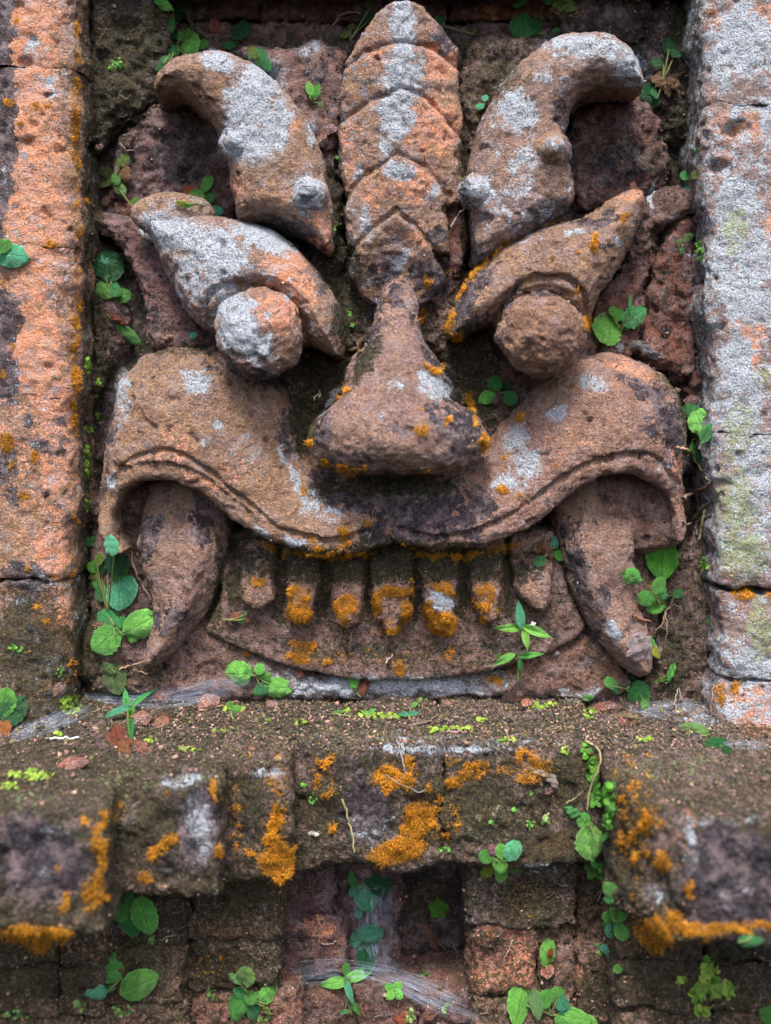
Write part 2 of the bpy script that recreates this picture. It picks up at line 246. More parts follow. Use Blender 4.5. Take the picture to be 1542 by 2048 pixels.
# ------------------------------------------------------------------ materials
class NT:
    def __init__(s, name):
        s.m = bpy.data.materials.new(name); s.m.use_nodes = True
        s.t = s.m.node_tree; s.t.nodes.clear()
        s.out = s.t.nodes.new('ShaderNodeOutputMaterial')
    def n(s, typ, props=None, **inp):
        x = s.t.nodes.new(typ)
        for k, v in (props or {}).items(): setattr(x, k, v)
        for k, v in inp.items():
            key = k.replace('_', ' ') if not k.startswith('i') or not k[1:].isdigit() else int(k[1:])
            sock = x.inputs[key]
            if hasattr(v, 'is_output'): s.t.links.new(v, sock)
            else: sock.default_value = v
        return x
    def math(s, op, a, b=None, c=None):
        x = s.t.nodes.new('ShaderNodeMath'); x.operation = op
        for i, v in enumerate((a, b, c)):
            if v is None: continue
            if hasattr(v, 'is_output'): s.t.links.new(v, x.inputs[i])
            else: x.inputs[i].default_value = v
        return x.outputs[0]
    def mix(s, f, a, b, mode='MIX'):
        x = s.t.nodes.new('ShaderNodeMix'); x.data_type = 'RGBA'; x.blend_type = mode
        for i, v in ((0, f), (6, a), (7, b)):
            if hasattr(v, 'is_output'): s.t.links.new(v, x.inputs[i])
            else: x.inputs[i].default_value = v if i == 0 else (*v, 1) if len(v) == 3 else v
        return x.outputs[2]
    def rng(s, v, a, b, c=0.0, d=1.0, smooth=False):
        x = s.t.nodes.new('ShaderNodeMapRange')
        if smooth: x.interpolation_type = 'SMOOTHSTEP'
        s.t.links.new(v, x.inputs[0])
        for i, q in enumerate((a, b, c, d)): x.inputs[i + 1].default_value = q
        return x.outputs[0]
    def noise(s, co, scale, detail=4, rough=0.6, dist=0.0):
        x = s.n('ShaderNodeTexNoise', None, Scale=scale, Detail=detail, Roughness=rough, Distortion=dist)
        s.t.links.new(co, x.inputs['Vector'])
        return x.outputs['Fac']

def stone_material(name):
    t = NT(name)
    co = t.n('ShaderNodeTexCoord').outputs['Object']
    tint = t.n('ShaderNodeAttribute', {'attribute_name': 'tint'}).outputs['Color']
    ma = t.n('ShaderNodeSeparateColor'); t.t.links.new(t.n('ShaderNodeAttribute', {'attribute_name': 'growth_a'}).outputs['Color'], ma.inputs[0])
    mb = t.n('ShaderNodeSeparateColor'); t.t.links.new(t.n('ShaderNodeAttribute', {'attribute_name': 'growth_shade_b'}).outputs['Color'], mb.inputs[0])
    L, C, O = ma.outputs
    M, F, G = mb.outputs
    big = t.noise(co, 28, 5, .62)
    mid = t.noise(co, 120, 6, .7)
    fine = t.noise(co, 520, 4, .72)
    grit = t.noise(co, 1300, 2, .6)
    edge = t.noise(co, 260, 6, .78, .3)
    e2 = t.math('MULTIPLY', t.math('SUBTRACT', edge, .5), 2.3)
    edgeb = t.noise(co, 190, 7, .8, .5)
    e3 = t.math('MULTIPLY', t.math('SUBTRACT', edgeb, .5), 2.7)
    med = t.noise(co, 250, 5, .75)
    lob = t.math('MULTIPLY', t.math('SUBTRACT', t.noise(co, 105, 8, .66, .4), .5), 2.3)
    mp = t.n('ShaderNodeMapping'); t.t.links.new(co, mp.inputs[0])
    mp.inputs['Rotation'].default_value = (.1, .35, .2); mp.inputs['Scale'].default_value = (1, 1, 2.3)
    strata = t.noise(mp.outputs[0], 75, 6, .7, .6)
    col = t.mix(t.rng(big, .35, .65), t.mix(1.0, tint, (.66, .60, .70), 'MULTIPLY'), t.mix(1.0, tint, (1.16, 1.08, .98), 'MULTIPLY'))
    col = t.mix(t.rng(mid, .42, .62, 0, .62), col, t.mix(1.0, tint, (.46, .40, .48), 'MULTIPLY'))
    col = t.mix(t.rng(med, .50, .64, 0, .6), col, t.mix(1.0, tint, (1.55, 1.45, 1.40), 'MULTIPLY'))
    col = t.mix(t.rng(med, .34, .46, .55, 0), col, t.mix(1.0, tint, (.35, .30, .33), 'MULTIPLY'))
    # bare orange brick
    fo = t.rng(t.math('ADD', O, e3), .42, .60, 0, .92, True)
    ob = t.mix(t.rng(mid, .3, .7), (.86, .30, .12), (.80, .45, .31))
    col = t.mix(fo, col, ob)
    # dark crust
    col = t.mix(t.rng(strata, .55, .68, 0, .4), col, t.mix(1.0, tint, (.40, .34, .40), 'MULTIPLY'))
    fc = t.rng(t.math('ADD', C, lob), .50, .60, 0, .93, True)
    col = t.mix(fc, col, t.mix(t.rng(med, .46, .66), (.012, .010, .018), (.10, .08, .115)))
    # grit: pale and dark grains
    hue = t.noise(co, 62, 4, .7)
    col = t.mix(t.rng(hue, .47, .62, 0, .50), col, (.40, .30, .30))
    vary = t.rng(t.noise(co, 40, 3, .6), .38, .62, .35, 1.0)
    col = t.mix(t.math('MULTIPLY', vary, t.rng(fine, .51, .63, 0, .8)), col, t.mix(1.0, col, (2.0, 1.9, 1.9), 'MULTIPLY'))
    col = t.mix(t.math('MULTIPLY', vary, t.rng(fine, .36, .47, .72, 0)), col, t.mix(1.0, col, (.26, .23, .25), 'MULTIPLY'))
    col = t.mix(t.rng(grit, .62, .70, 0, .55), col, (.62, .57, .56))
    col = t.mix(t.rng(t.noise(co, 210, 4, .7), .60, .70, 0, .5), col, (.055, .04, .045))
    # moss film, and shade painted through the same mask
    fm = t.rng(t.math('ADD', M, e3), .40, .66, 0, .90, True)
    fm = t.math('MULTIPLY', fm, t.rng(t.math('ADD', C, t.math('MULTIPLY', e2, .4)), .78, .95, 1, 0))
    moss_shade_col = t.mix(t.rng(med, .42, .64), (.007, .008, .004), (.095, .085, .028))
    moss_shade_col = t.mix(t.rng(mid, .55, .68, 0, .6), moss_shade_col, (.15, .095, .024))
    moss_shade_col = t.mix(t.rng(fine, .56, .66, 0, .5), moss_shade_col, (.26, .22, .15))
    col = t.mix(fm, col, moss_shade_col)
    # white lichen
    fl = t.rng(t.math('ADD', t.math('ADD', L, t.math('MULTIPLY', lob, .85)), t.math('MULTIPLY', e2, .5)), .50, .68, 0, .93, True)
    lc = t.mix(t.rng(fine, .40, .54), (.20, .23, .32), (.80, .91, 1.0))
    lc = t.mix(t.rng(med, .52, .64, .0, .55), lc, (.27, .25, .29))
    lc = t.mix(t.rng(big, .50, .64, .0, .35), lc, (.22, .19, .21))
    pre = col
    col = t.mix(fl, col, lc)
    halo = t.rng(t.math('ADD', L, t.math('MULTIPLY', lob, .7)), .22, .58, 0, .42, True)
    col = t.mix(t.math('MULTIPLY', halo, t.rng(fine, .38, .55)), col, (.52, .54, .62))
    fg = t.rng(t.math('ADD', G, t.math('MULTIPLY', e3, 1.2)), .58, .78, 0, .8, True)
    col = t.mix(fg, col, t.mix(t.rng(fine, .35, .6), (.14, .17, .09), (.50, .58, .30)))
    # orange moss film
    ff = t.rng(t.math('ADD', F, e2), .50, .72, 0, .9, True)
    col = t.mix(ff, col, t.mix(t.rng(fine, .3, .65), (.20, .08, .006), (.62, .29, .015)))
    rough = t.math('SUBTRACT', t.rng(fine, .3, .7, .95, .72), t.math('MULTIPLY', fc, .28))
    h = t.math('ADD', t.math('ADD', t.math('MULTIPLY', mid, 1.2), t.math('ADD', t.math('MULTIPLY', med, .9), t.math('MULTIPLY', strata, .6))), t.math('ADD', t.math('MULTIPLY', fine, .55), t.math('MULTIPLY', grit, .16)))
    bump = t.n('ShaderNodeBump', None, Strength=1.0, Distance=0.0085)
    t.t.links.new(h, bump.inputs['Height'])
    b = t.n('ShaderNodeBsdfPrincipled', None, Base_Color=col, Roughness=rough)
    b.inputs['Specular IOR Level'].default_value = 0.35
    t.t.links.new(bump.outputs[0], b.inputs['Normal'])
    t.t.links.new(b.outputs[0], t.out.inputs[0])
    return t.m
STONE = stone_material("weathered_stone")

# ------------------------------------------------------------------ object helpers
def tag(o, label=None, cat=None, group=None, kind=None):
    if label: o['label'] = label
    if cat: o['category'] = cat
    if group: o['group'] = group
    if kind: o['kind'] = kind
    return o
def thing(name, label, cat, loc, group=None, kind=None):
    o = bpy.data.objects.new(name, None)
    o.empty_display_size = 0.02
    COL.objects.link(o); o.location = loc
    return tag(o, label, cat, group, kind)
def link_mesh(name, me, parent=None, mat=None):
    o = bpy.data.objects.new(name, me)
    COL.objects.link(o)
    if mat and not me.materials: me.materials.append(mat)
    if parent is not None:
        o.parent = parent
        base = Vector((0, 0, 0)); p = parent
        while p is not None:
            base += p.location; p = p.parent
        o.location = -base
    return o
def mesh_np(name, V, F4, smooth=True):
    me = bpy.data.meshes.new(name)
    me.vertices.add(len(V)); me.vertices.foreach_set('co', np.ascontiguousarray(V, np.float32).ravel())
    k = F4.shape[1]
    me.loops.add(len(F4) * k); me.loops.foreach_set('vertex_index', np.ascontiguousarray(F4, np.int32).ravel())
    me.polygons.add(len(F4)); me.polygons.foreach_set('loop_start', np.arange(0, len(F4) * k, k, dtype=np.int32))
    if smooth: me.polygons.foreach_set('use_smooth', np.ones(len(F4), bool))
    me.update(calc_edges=True)
    return me
def set_color(me, name, arr):
    a = me.attributes.new(name, 'FLOAT_COLOR', 'POINT')
    c = np.ones((len(arr), 4), np.float32); c[:, :3] = arr
    a.data.foreach_set('color', c.ravel())

def surface_nets(f, origin, step):
    """f>0 inside. naive surface nets on a regular grid -> verts, quads"""
    s = f > 0
    nx, ny, nz = f.shape
    c = np.zeros((nx - 1, ny - 1, nz - 1), np.int8)
    for i in (0, 1):
        for j in (0, 1):
            for k in (0, 1):
                c += s[i:nx - 1 + i, j:ny - 1 + j, k:nz - 1 + k]
    act = (c > 0) & (c < 8)
    idx = -np.ones(act.shape, np.int64)
    cells = np.argwhere(act)
    idx[act] = np.arange(len(cells))
    acc = np.zeros((len(cells), 3)); cnt = np.zeros(len(cells))
    corners = [(i, j, k) for i in (0, 1) for j in (0, 1) for k in (0, 1)]
    vals = {q: f[cells[:, 0] + q[0], cells[:, 1] + q[1], cells[:, 2] + q[2]] for q in corners}
    for a in corners:
        for ax in range(3):
            if a[ax]: continue
            b = list(a); b[ax] = 1; b = tuple(b)
            va, vb = vals[a], vals[b]
            m = (va > 0) != (vb > 0)
            t = np.where(m, va / np.where(m, va - vb, 1), 0)
            p = np.tile(np.array(a, float), (len(cells), 1)); p[:, ax] += t
            acc[m] += p[m]; cnt[m] += 1
    V = origin + (cells + acc / cnt[:, None]) * step
    Q = []
    for ax in range(3):
        o1, o2 = [(1, 2), (2, 0), (0, 1)][ax]
        sl = [slice(None)] * 3; sh = [slice(None)] * 3
        sl[ax] = slice(0, -1); sh[ax] = slice(1, None)
        A, B = s[tuple(sl)], s[tuple(sh)]
        e = np.argwhere(A != B)
        ok = (e[:, o1] > 0) & (e[:, o2] > 0) & (e[:, o1] < f.shape[o1] - 1) & (e[:, o2] < f.shape[o2] - 1)
        e = e[ok]
        flip = A[e[:, 0], e[:, 1], e[:, 2]]
        def g(d1, d2):
            q = e.copy(); q[:, o1] -= d1; q[:, o2] -= d2
            return idx[q[:, 0], q[:, 1], q[:, 2]]
        quad = np.stack([g(1, 1), g(0, 1), g(0, 0), g(1, 0)], 1)
        quad[~flip] = quad[~flip][:, ::-1]
        Q.append(quad)
    return V, np.concatenate(Q)

def vert_normals(V, Q):
    n = np.cross(V[Q[:, 2]] - V[Q[:, 0]], V[Q[:, 3]] - V[Q[:, 1]])
    N = np.zeros_like(V)
    for k in range(4): 
        for c in range(3): N[:, c] += np.bincount(Q[:, k], n[:, c], len(V))
    return N / (np.linalg.norm(N, axis=1, keepdims=True) + 1e-9)

ALL = []        # (verts, quads, normals, masks) of every stone, in plan units
STEP = 4.0
def build(name, parent, bounds, field, tint=(.36, .19, .125), base=None, disp=4.0, dscale=46, step=None, seed=None, chips=0.0):
    """mesh the region field(X, D, Z) > 0; bounds in plan units (x0,x1,d0,d1,z0,z1)"""
    st = step or STEP
    x0, x1, d0, d1, z0, z1 = bounds
    xs = np.arange(x0 - 2 * st, x1 + 2 * st, st); ds = np.arange(d0 - 2 * st, d1 + 2 * st, st); zs = np.arange(z0 - 2 * st, z1 + 2 * st, st)
    f = field(xs, ds, zs).astype(np.float32)
    f[0] = f[-1] = -1; f[:, 0] = f[:, -1] = -1; f[:, :, 0] = f[:, :, -1] = -1
    V, Q = surface_nets(f, np.array([xs[0], ds[0], zs[0]]), st)
    # grid axes (X, D, Z); world y = -D flips handedness, so flip the quads too
    N = vert_normals(V, Q)
    sd = seed if seed is not None else (len(ALL) * 1.37 + 1)
    X, D, Z = V.T
    dd = fbm(X, D, Z, dscale, 5, sd % 9, .6) * disp
    rough = fbm(X, D, Z, 14, 3, 3.3) * 2.3
    pits = np.clip(fbm(X, D, Z, 26, 3, 6.1) - .55, 0, 1) * -18
    V = V + N * (dd + rough + pits)[:, None]
    N = vert_normals(V, Q)
    X, D, Z = V.T
    mk = masks_for(X, Z, D, base or {})
    me = mesh_np(name, np.stack([X * S, -D * S, Z * S + EYE], 1), Q[:, ::-1])
    tv = np.tile(np.array(tint, np.float32), (len(V), 1)) * (1 + .16 * fbm(X, D, Z, 120, 2, 4.4))[:, None]
    set_color(me, 'tint', tv)
    set_color(me, 'growth_a', np.stack([mk['L'], mk['C'], mk['O']], 1))
    set_color(me, 'growth_shade_b', np.stack([mk['M'], mk['F'], mk['G']], 1))
    o = link_mesh(name, me, parent, STONE)
    ALL.append((V, Q, N, mk))
    return o

def relief(name, parent, outline, dsil, hfun, back=-20, rnd=18, hmax=None, smooth=0, **kw):
    """outline (pixels, at depth dsil) pushed out of the wall to the height hfun(X, Z, inner distance)"""
    P = pp(outline, dsil, smooth)
    x0, z0 = P.min(0); x1, z1 = P.max(0)
    hm = hmax or 200
    def field(xs, ds, zs):
        X, Z = np.meshgrid(xs, zs, indexing='ij')
        d2 = poly_sd(X, Z, P)
        H = hfun(X, Z, d2) if callable(hfun) else np.full(X.shape, float(hfun))
        side = d2[:, None, :]
        f = smin(side, H[:, None, :] - ds[None, :, None], rnd * 2)
        return smin(f, (ds - back)[None, :, None] + 0 * side, 4)
    return build(name, parent, (x0, x1, back, hm, z0, z1), field, **kw)

def lerp(a, b, t): return a + (b - a) * t
def chain(pts):
    """pts: (px, py, depth, radius, depth radius) -> distance field of a tapering rod"""
    Q = [(*W(p[0], p[1], p[2]), p[3], p[4] if len(p) > 4 else p[3]) for p in pts]
    def fn(X, D, Z):
        r = None
        for a, b in zip(Q[:-1], Q[1:]):
            ex, ez, ed = b[0] - a[0], b[1] - a[1], b[2] - a[2]
            t = np.clip(((X - a[0]) * ex + (Z - a[1]) * ez + (D - a[2]) * ed) / (ex * ex + ez * ez + ed * ed + 1e-9), 0, 1)
            ra = lerp(a[3], b[3], t); rd = lerp(a[4], b[4], t)
            dx = X - a[0] - t * ex; dz = Z - a[1] - t * ez; dd = (D - a[2] - t * ed) * ra / rd
            f = ra - np.sqrt(dx * dx + dz * dz + dd * dd)
            r = f if r is None else np.maximum(r, f)
        return r
    return fn
def ell(px, py, d, rx, rz, rd):
    c = W(px, py, d)
    def fn(X, D, Z):
        q = np.sqrt(((X - c[0]) / rx) ** 2 + ((Z - c[1]) / rz) ** 2 + ((D - c[2]) / rd) ** 2)
        return (1 - q) * min(rx, rz, rd)
    return fn
def solid(name, parent, pxb, drange, fn, **kw):
    """fn(X, D, Z) on a full grid; pxb = (x0, y0, x1, y1) pixel box"""
    a = W(pxb[0], pxb[1], 0); b = W(pxb[2], pxb[3], 0)
    def field(xs, ds, zs):
        X, D, Z = np.meshgrid(xs, ds, zs, indexing='ij')
        return fn(X, D, Z)
    return build(name, parent, (a[0], b[0], drange[0], drange[1], b[1], a[1]), field, **kw)
def box_stone(name, parent, x0, y0, x1, y1, dfront, back, rnd=14, dpx=None, jitter=4, **kw):
    """brick or block: front face corners given in pixels at its own depth"""
    dp = dfront if dpx is None else dpx
    j = lambda: random.uniform(-jitter, jitter)
    out = [(x0 + j(), y0 + j()), ((x0 + x1) / 2, y0 + j()), (x1 + j(), y0 + j()), (x1 + j(), (y0 + y1) / 2), (x1 + j(), y1 + j()), ((x0 + x1) / 2, y1 + j()), (x0 + j(), y1 + j()), (x0 + j(), (y0 + y1) / 2)]
    return relief(name, parent, out, dp, float(dfront), back=back, rnd=rnd, hmax=dfront, **kw)

# ================================================================== LARGE STRUCTURE
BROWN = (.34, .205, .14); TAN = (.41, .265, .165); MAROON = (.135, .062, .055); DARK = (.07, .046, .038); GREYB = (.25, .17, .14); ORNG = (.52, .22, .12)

# ---- back of the niche
niche = thing('niche_wall', 'dark soil-stained brick back wall of the niche behind the carved face', 'wall', to_world(0, HY - 1400, -110))
yb = [-160, -60, 40, 150, 330, 520, 700, 880, 1060, 1240, 1410]
for i in range(len(yb) - 1):
    cut = [110, 520, 900, 1450] if i % 2 else [110, 330, 720, 1120, 1450]
    if i > 2: cut = [110, 771, 1450]
    for a, b in zip(cut[:-1], cut[1:]):
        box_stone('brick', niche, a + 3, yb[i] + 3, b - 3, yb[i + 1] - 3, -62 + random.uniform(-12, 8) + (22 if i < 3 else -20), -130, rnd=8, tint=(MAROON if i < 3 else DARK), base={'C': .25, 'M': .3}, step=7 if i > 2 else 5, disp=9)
# lintel stones closing the niche above the frame
lint = thing('niche_lintel', 'dark overhanging brick course closing the niche above the carved crest', 'lintel', to_world(0, HY + 60, 0))
for a, b in ((150, 560), (566, 980), (986, 1420)):
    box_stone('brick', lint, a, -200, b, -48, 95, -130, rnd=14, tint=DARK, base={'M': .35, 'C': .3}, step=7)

# ---- pilasters either side
def EDGE(side, y):
    if side < 0: return np.interp(y, [-200, 0, 200, 700, 1160, 1480], [150, 153, 158, 150, 138, 130])
    return np.interp(y, [-200, 0, 200, 520, 900, 1180, 1300, 1500], [1408, 1410, 1406, 1418, 1430, 1442, 1446, 1434])
def pilaster(name, label, side, seams, tint, base, depth, round_, holes, gap):
    root = thing(name, label, 'pilaster', WV(20 if side < 0 else 1520, 1480, depth))
    k = (DIST - depth) / DIST
    for i in range(len(seams) - 1):
        z1 = (HY - seams[i]) * k; z0 = (HY - seams[i + 1]) * k
        xo = (-330 - CX if side < 0 else 1870 - CX) * k
        xe = np.array([(EDGE(side, y) - CX) * k for y in (seams[i], seams[i + 1])])
        g0 = gap.get(seams[i], -1.6); g1 = gap.get(seams[i + 1], -1.6)
        def field(xs, ds, zs):
            X, D, Z = np.meshgrid(xs, ds, zs, indexing='ij')
            e = np.interp(Z[0, 0], [z0, z1], [xe[1], xe[0]])[None, None] + 5 * np.sin(Z / 41.0) + 3 * np.sin(Z / 17.0 + 1)
            inn = (e - X) if side < 0 else (X - e)
            H = depth + 0 * X
            for hx, hy, r, a in holes:
                cx, cz = (hx - CX) * k, (HY - hy) * k
                H = H - a * np.exp(-(((X - cx) / r) ** 2 + ((Z - cz) / (r * .6)) ** 2))
            f = smin(inn, H - D, round_)
            ys = 3 * np.sin(X / 23.0) + 2 * np.sin(X / 9.0)
            f = smin(f, z1 + ys - g0 - Z, max(.6, 1.5 + 2 * g0)); f = smin(f, Z - z0 - ys - g1, max(.6, 1.5 + 2 * g1))
            f = np.minimum(f, (X - xo) if side < 0 else (xo - X))
            return np.minimum(f, D + 60)
        build('brick', root, (min(xo, xe.min()) - 8, max(xo, xe.max()) + 8, -60, depth, z0 - 6, z1 + 6), field, tint=tint, base=base, disp=7, dscale=52, seed=3.3 + (side > 0))
    return root
pilaster('brick_pilaster', 'rubbed orange brick pilaster with orange moss tufts framing the niche opposite the lichen-covered one', -1, [-190, 133, 492, 795, 1163, 1478], TAN, {'O': .34, 'C': .24, 'L': .24}, 130, 66,
   [(50,125,16,14),(52,283,16,18),(96,190,8,8),(20,300,20,8),(5,1200,60,14),(60,1330,40,8)], {1163: 2.2})
pilaster('stone_pilaster', 'grey pilaster crusted with white and yellow-green lichen framing the niche', 1, [-190, 208, 560, 868, 1182, 1362, 1506], (.36, .25, .20), {'L': .50, 'C': .30, 'O': .22, 'G': .22}, 130, 34,
   [(1468,262,22,22),(1440,333,15,26),(1480,245,10,8),(1490,1190,40,16),(1480,1372,40,12),(1500,950,30,6),(1450,970,14,10)], {1182: 4, 1362: 1})

# ---- ledge blocks
def zt(d):   # height of the ledge top above d
    return -(585 + 42 * d / 200.0) if d < 200 else -(627 + 41 * (d - 200) / 250.0)
ledge = thing('stone_ledge', 'mossy stepped brick ledge jutting out below the carved face', 'ledge', to_world(0, -860, 200))
def ledge_block(x0, x1, dF, zb, tint, base, rtop=15, step=None, xr=None):
    kx = (DIST - dF) / DIST
    X0, X1 = (x0 - CX) * kx, (x1 - CX) * kx
    def field(xs, ds, zs):
        X, D, Z = np.meshgrid(xs, ds, zs, indexing='ij')
        top = np.where(D < 200, -(585 + .21 * D), -(627 + .164 * (D - 200)))
        wav = 3 * np.sin(X / 37.0) + 3 * np.sin(D / 23.0 + x0)
        f = smin(top + wav - Z, dF - D - np.clip(-(Z + 700), 0, 400) * .03, rtop * 2)
        f = smin(f, Z - zb + 3 * np.sin(X / 29.0), 22)
        f = smin(f, X - X0, 12); f = smin(f, X1 - X, 12)
        return np.minimum(f, D + 70)
    return build('block', ledge, (X0, X1, -60, dF, zb, -560), field, tint=tint, base=base, disp=12, dscale=52, step=step)
ledge_block(583, 887, 200, -856, GREYB, {'M': .55, 'C': .34, 'F': .2})
ledge_block(886, 1206, 204, -852, GREYB, {'M': .58, 'C': .26, 'F': .24})
ledge_block(436, 583, 262, -858, GREYB, {'M': .62, 'C': .3, 'F': .2})
ledge_block(208, 438, 336, -850, GREYB, {'M': .66, 'C': .3, 'F': .2})
ledge_block(-420, 206, 430, -868, GREYB, {'M': .62, 'C': .34, 'F': .2}, step=5)
# the block to the other side: a slanting cheek runs out to its front face
P = np.array([W(1206, 1500, 205)[0::2], W(1216, 1500, 300)[0::2], W(1345, 1500, 432)[0::2], W(1400, 1500, 450)[0::2], W(2000, 1500, 450)[0::2], W(2000, 1500, -60)[0::2], (W(1206, 1500, 205)[0], -60)])
def rfield(xs, ds, zs):
    X2, D2 = np.meshgrid(xs, ds, indexing='ij')
    pd = poly_sd(X2, D2, P)
    X, D, Z = np.meshgrid(xs, ds, zs, indexing='ij')
    top = np.where(D < 200, -(585 + .21 * D), -(627 + .164 * (D - 200)))
    f = smin(top + 4 * np.sin(X / 43.0) - Z, pd[:, :, None] + 0 * Z, 26)
    return smin(f, Z + 874 + 4 * np.sin(X / 31.0), 26)
build('block', ledge, (P[:, 0].min(), P[:, 0].max(), -60, 452, -872, -560), rfield, tint=GREYB, base={'M': .58, 'C': .32, 'F': .2}, disp=13, dscale=56, step=5)

# ---- wall under the ledge
low = thing('brick_wall', 'damp mossy brick wall with a dark slot under the ledge', 'wall', to_world(0, -1300, 60))
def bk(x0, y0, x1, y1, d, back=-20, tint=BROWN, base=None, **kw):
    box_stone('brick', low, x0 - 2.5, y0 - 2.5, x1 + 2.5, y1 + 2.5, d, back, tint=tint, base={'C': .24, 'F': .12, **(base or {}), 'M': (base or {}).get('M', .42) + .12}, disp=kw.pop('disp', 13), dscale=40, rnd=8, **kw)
# slot between the two brick stacks
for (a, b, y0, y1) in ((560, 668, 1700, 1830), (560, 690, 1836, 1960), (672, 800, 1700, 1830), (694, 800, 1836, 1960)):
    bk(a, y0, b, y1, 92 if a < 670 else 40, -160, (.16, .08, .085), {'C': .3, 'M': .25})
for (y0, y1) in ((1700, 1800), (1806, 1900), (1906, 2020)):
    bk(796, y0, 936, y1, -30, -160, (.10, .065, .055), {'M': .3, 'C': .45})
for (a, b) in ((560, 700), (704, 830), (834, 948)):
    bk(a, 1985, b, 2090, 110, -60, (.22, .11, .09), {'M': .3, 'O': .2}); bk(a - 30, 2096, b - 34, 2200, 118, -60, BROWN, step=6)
# stack beside the slot, far side of the leaves
bk(940, 1650, 1158, 1733, 150, -20); bk(938, 1738, 1150, 1853, 152, -20, GREYB); bk(944, 1860, 1070, 1992, 150, -20, (.36, .15, .10), {'O': .3, 'M': .35}); bk(1076, 1862, 1150, 1992, 132, -20)
bk(948, 1998, 1150, 2100, 156, -20, BROWN, {'M': .4, 'O': .2}); bk(940, 2106, 1150, 2200, 156, -20, step=6)
bk(1158, 1680, 1232, 1890, 120, -20, BROWN); bk(1158, 1896, 1236, 2070, 160, -20, (.32, .17, .11)); bk(1158, 2076, 1300, 2200, 180, -20, step=6)
# other stack
bk(376, 1745, 556, 1878, 176, -20, BROWN, {'M': .5}); bk(374, 1885, 552, 1980, 180, -20, GREYB, {'M': .58}); bk(380, 1986, 600, 2080, 172, -20, (.34, .16, .11), {'O': .3, 'M': .32}); bk(376, 2086, 560, 2200, 184, -20, step=6)
bk(210, 1770, 368, 1900, 205, -20, DARK, {'M': .5}); bk(214, 1906, 368, 2010, 214, -20, BROWN, {'M': .5}); bk(190, 2016, 372, 2110, 222, -20, BROWN, {'M': .5, 'O': .1}); bk(190, 2116, 372, 2200, 222, -20, step=6)
for y0, y1 in ((1840, 1935), (1941, 2036), (2042, 2137), (2143, 2240)):
    bk(-60, y0, 90 + (y0 % 37), y1, 262, -20, BROWN, {'M': .55}, step=5); bk(96 + (y0 % 37), y0, 206, y1, 258, -20, BROWN, {'M': .55}, step=5); bk(-400, y0, -66, y1, 262, -20, BROWN, {'M': .5}, step=7)
    bk(1242, y0 - 10, 1400 + (y0 % 31), y1 - 10, 262, -20, BROWN, {'M': .55}, step=5); bk(1406 + (y0 % 31), y0 - 10, 1600, y1 - 10, 268, -20, BROWN, {'M': .55}, step=5); bk(1606, y0, 1940, y1, 268, -20, BROWN, {'M': .5}, step=7)
box_stone('mortar_bed', low, -420, 1600, 1960, 2260, -58, -170, rnd=6, tint=DARK, base={'M': .55}, step=9)

# ================================================================== THE CARVED FACE
face = thing('carved_face', 'carved brick demon face with curled horns, bulging eyes and long tusks', 'relief carving', to_world(0, -585, 40))

# ---- stones the face is carved from
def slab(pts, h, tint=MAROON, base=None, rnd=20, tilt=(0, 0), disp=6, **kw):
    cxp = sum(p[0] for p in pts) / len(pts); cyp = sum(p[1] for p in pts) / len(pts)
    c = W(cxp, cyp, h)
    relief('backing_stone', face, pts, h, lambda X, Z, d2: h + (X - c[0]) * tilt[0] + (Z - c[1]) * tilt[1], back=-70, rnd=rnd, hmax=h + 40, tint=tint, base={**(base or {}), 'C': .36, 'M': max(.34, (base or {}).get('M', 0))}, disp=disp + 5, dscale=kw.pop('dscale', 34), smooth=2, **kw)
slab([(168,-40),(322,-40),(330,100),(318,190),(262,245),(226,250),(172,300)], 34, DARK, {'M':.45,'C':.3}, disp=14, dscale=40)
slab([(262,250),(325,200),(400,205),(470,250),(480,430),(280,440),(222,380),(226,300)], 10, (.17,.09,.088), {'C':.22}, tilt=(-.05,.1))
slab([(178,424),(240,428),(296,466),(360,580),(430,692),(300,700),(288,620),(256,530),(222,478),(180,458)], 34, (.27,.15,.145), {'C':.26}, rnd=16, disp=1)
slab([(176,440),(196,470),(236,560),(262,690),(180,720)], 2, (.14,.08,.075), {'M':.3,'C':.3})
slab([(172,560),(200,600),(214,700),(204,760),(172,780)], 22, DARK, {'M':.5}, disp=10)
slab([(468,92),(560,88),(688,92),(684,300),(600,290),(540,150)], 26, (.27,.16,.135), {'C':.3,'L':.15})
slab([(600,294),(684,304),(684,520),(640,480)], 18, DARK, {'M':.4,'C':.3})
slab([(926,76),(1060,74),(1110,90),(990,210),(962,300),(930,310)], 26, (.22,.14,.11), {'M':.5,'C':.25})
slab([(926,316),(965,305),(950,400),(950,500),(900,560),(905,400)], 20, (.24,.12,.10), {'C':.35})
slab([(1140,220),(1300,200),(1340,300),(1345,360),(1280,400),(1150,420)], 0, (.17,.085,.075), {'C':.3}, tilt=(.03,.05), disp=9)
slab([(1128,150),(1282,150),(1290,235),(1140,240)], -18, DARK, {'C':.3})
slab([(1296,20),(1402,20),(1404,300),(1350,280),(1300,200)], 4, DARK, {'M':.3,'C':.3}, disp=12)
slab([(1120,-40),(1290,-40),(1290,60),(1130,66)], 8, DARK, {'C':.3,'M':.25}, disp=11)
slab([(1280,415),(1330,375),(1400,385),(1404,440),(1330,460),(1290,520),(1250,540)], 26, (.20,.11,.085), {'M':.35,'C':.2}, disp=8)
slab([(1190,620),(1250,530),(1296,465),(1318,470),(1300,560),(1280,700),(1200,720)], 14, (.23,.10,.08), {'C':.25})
slab([(1306,560),(1340,452),(1402,446),(1408,760),(1300,720),(1288,690)], 22, (.27,.115,.085), {'C':.2}, disp=8)
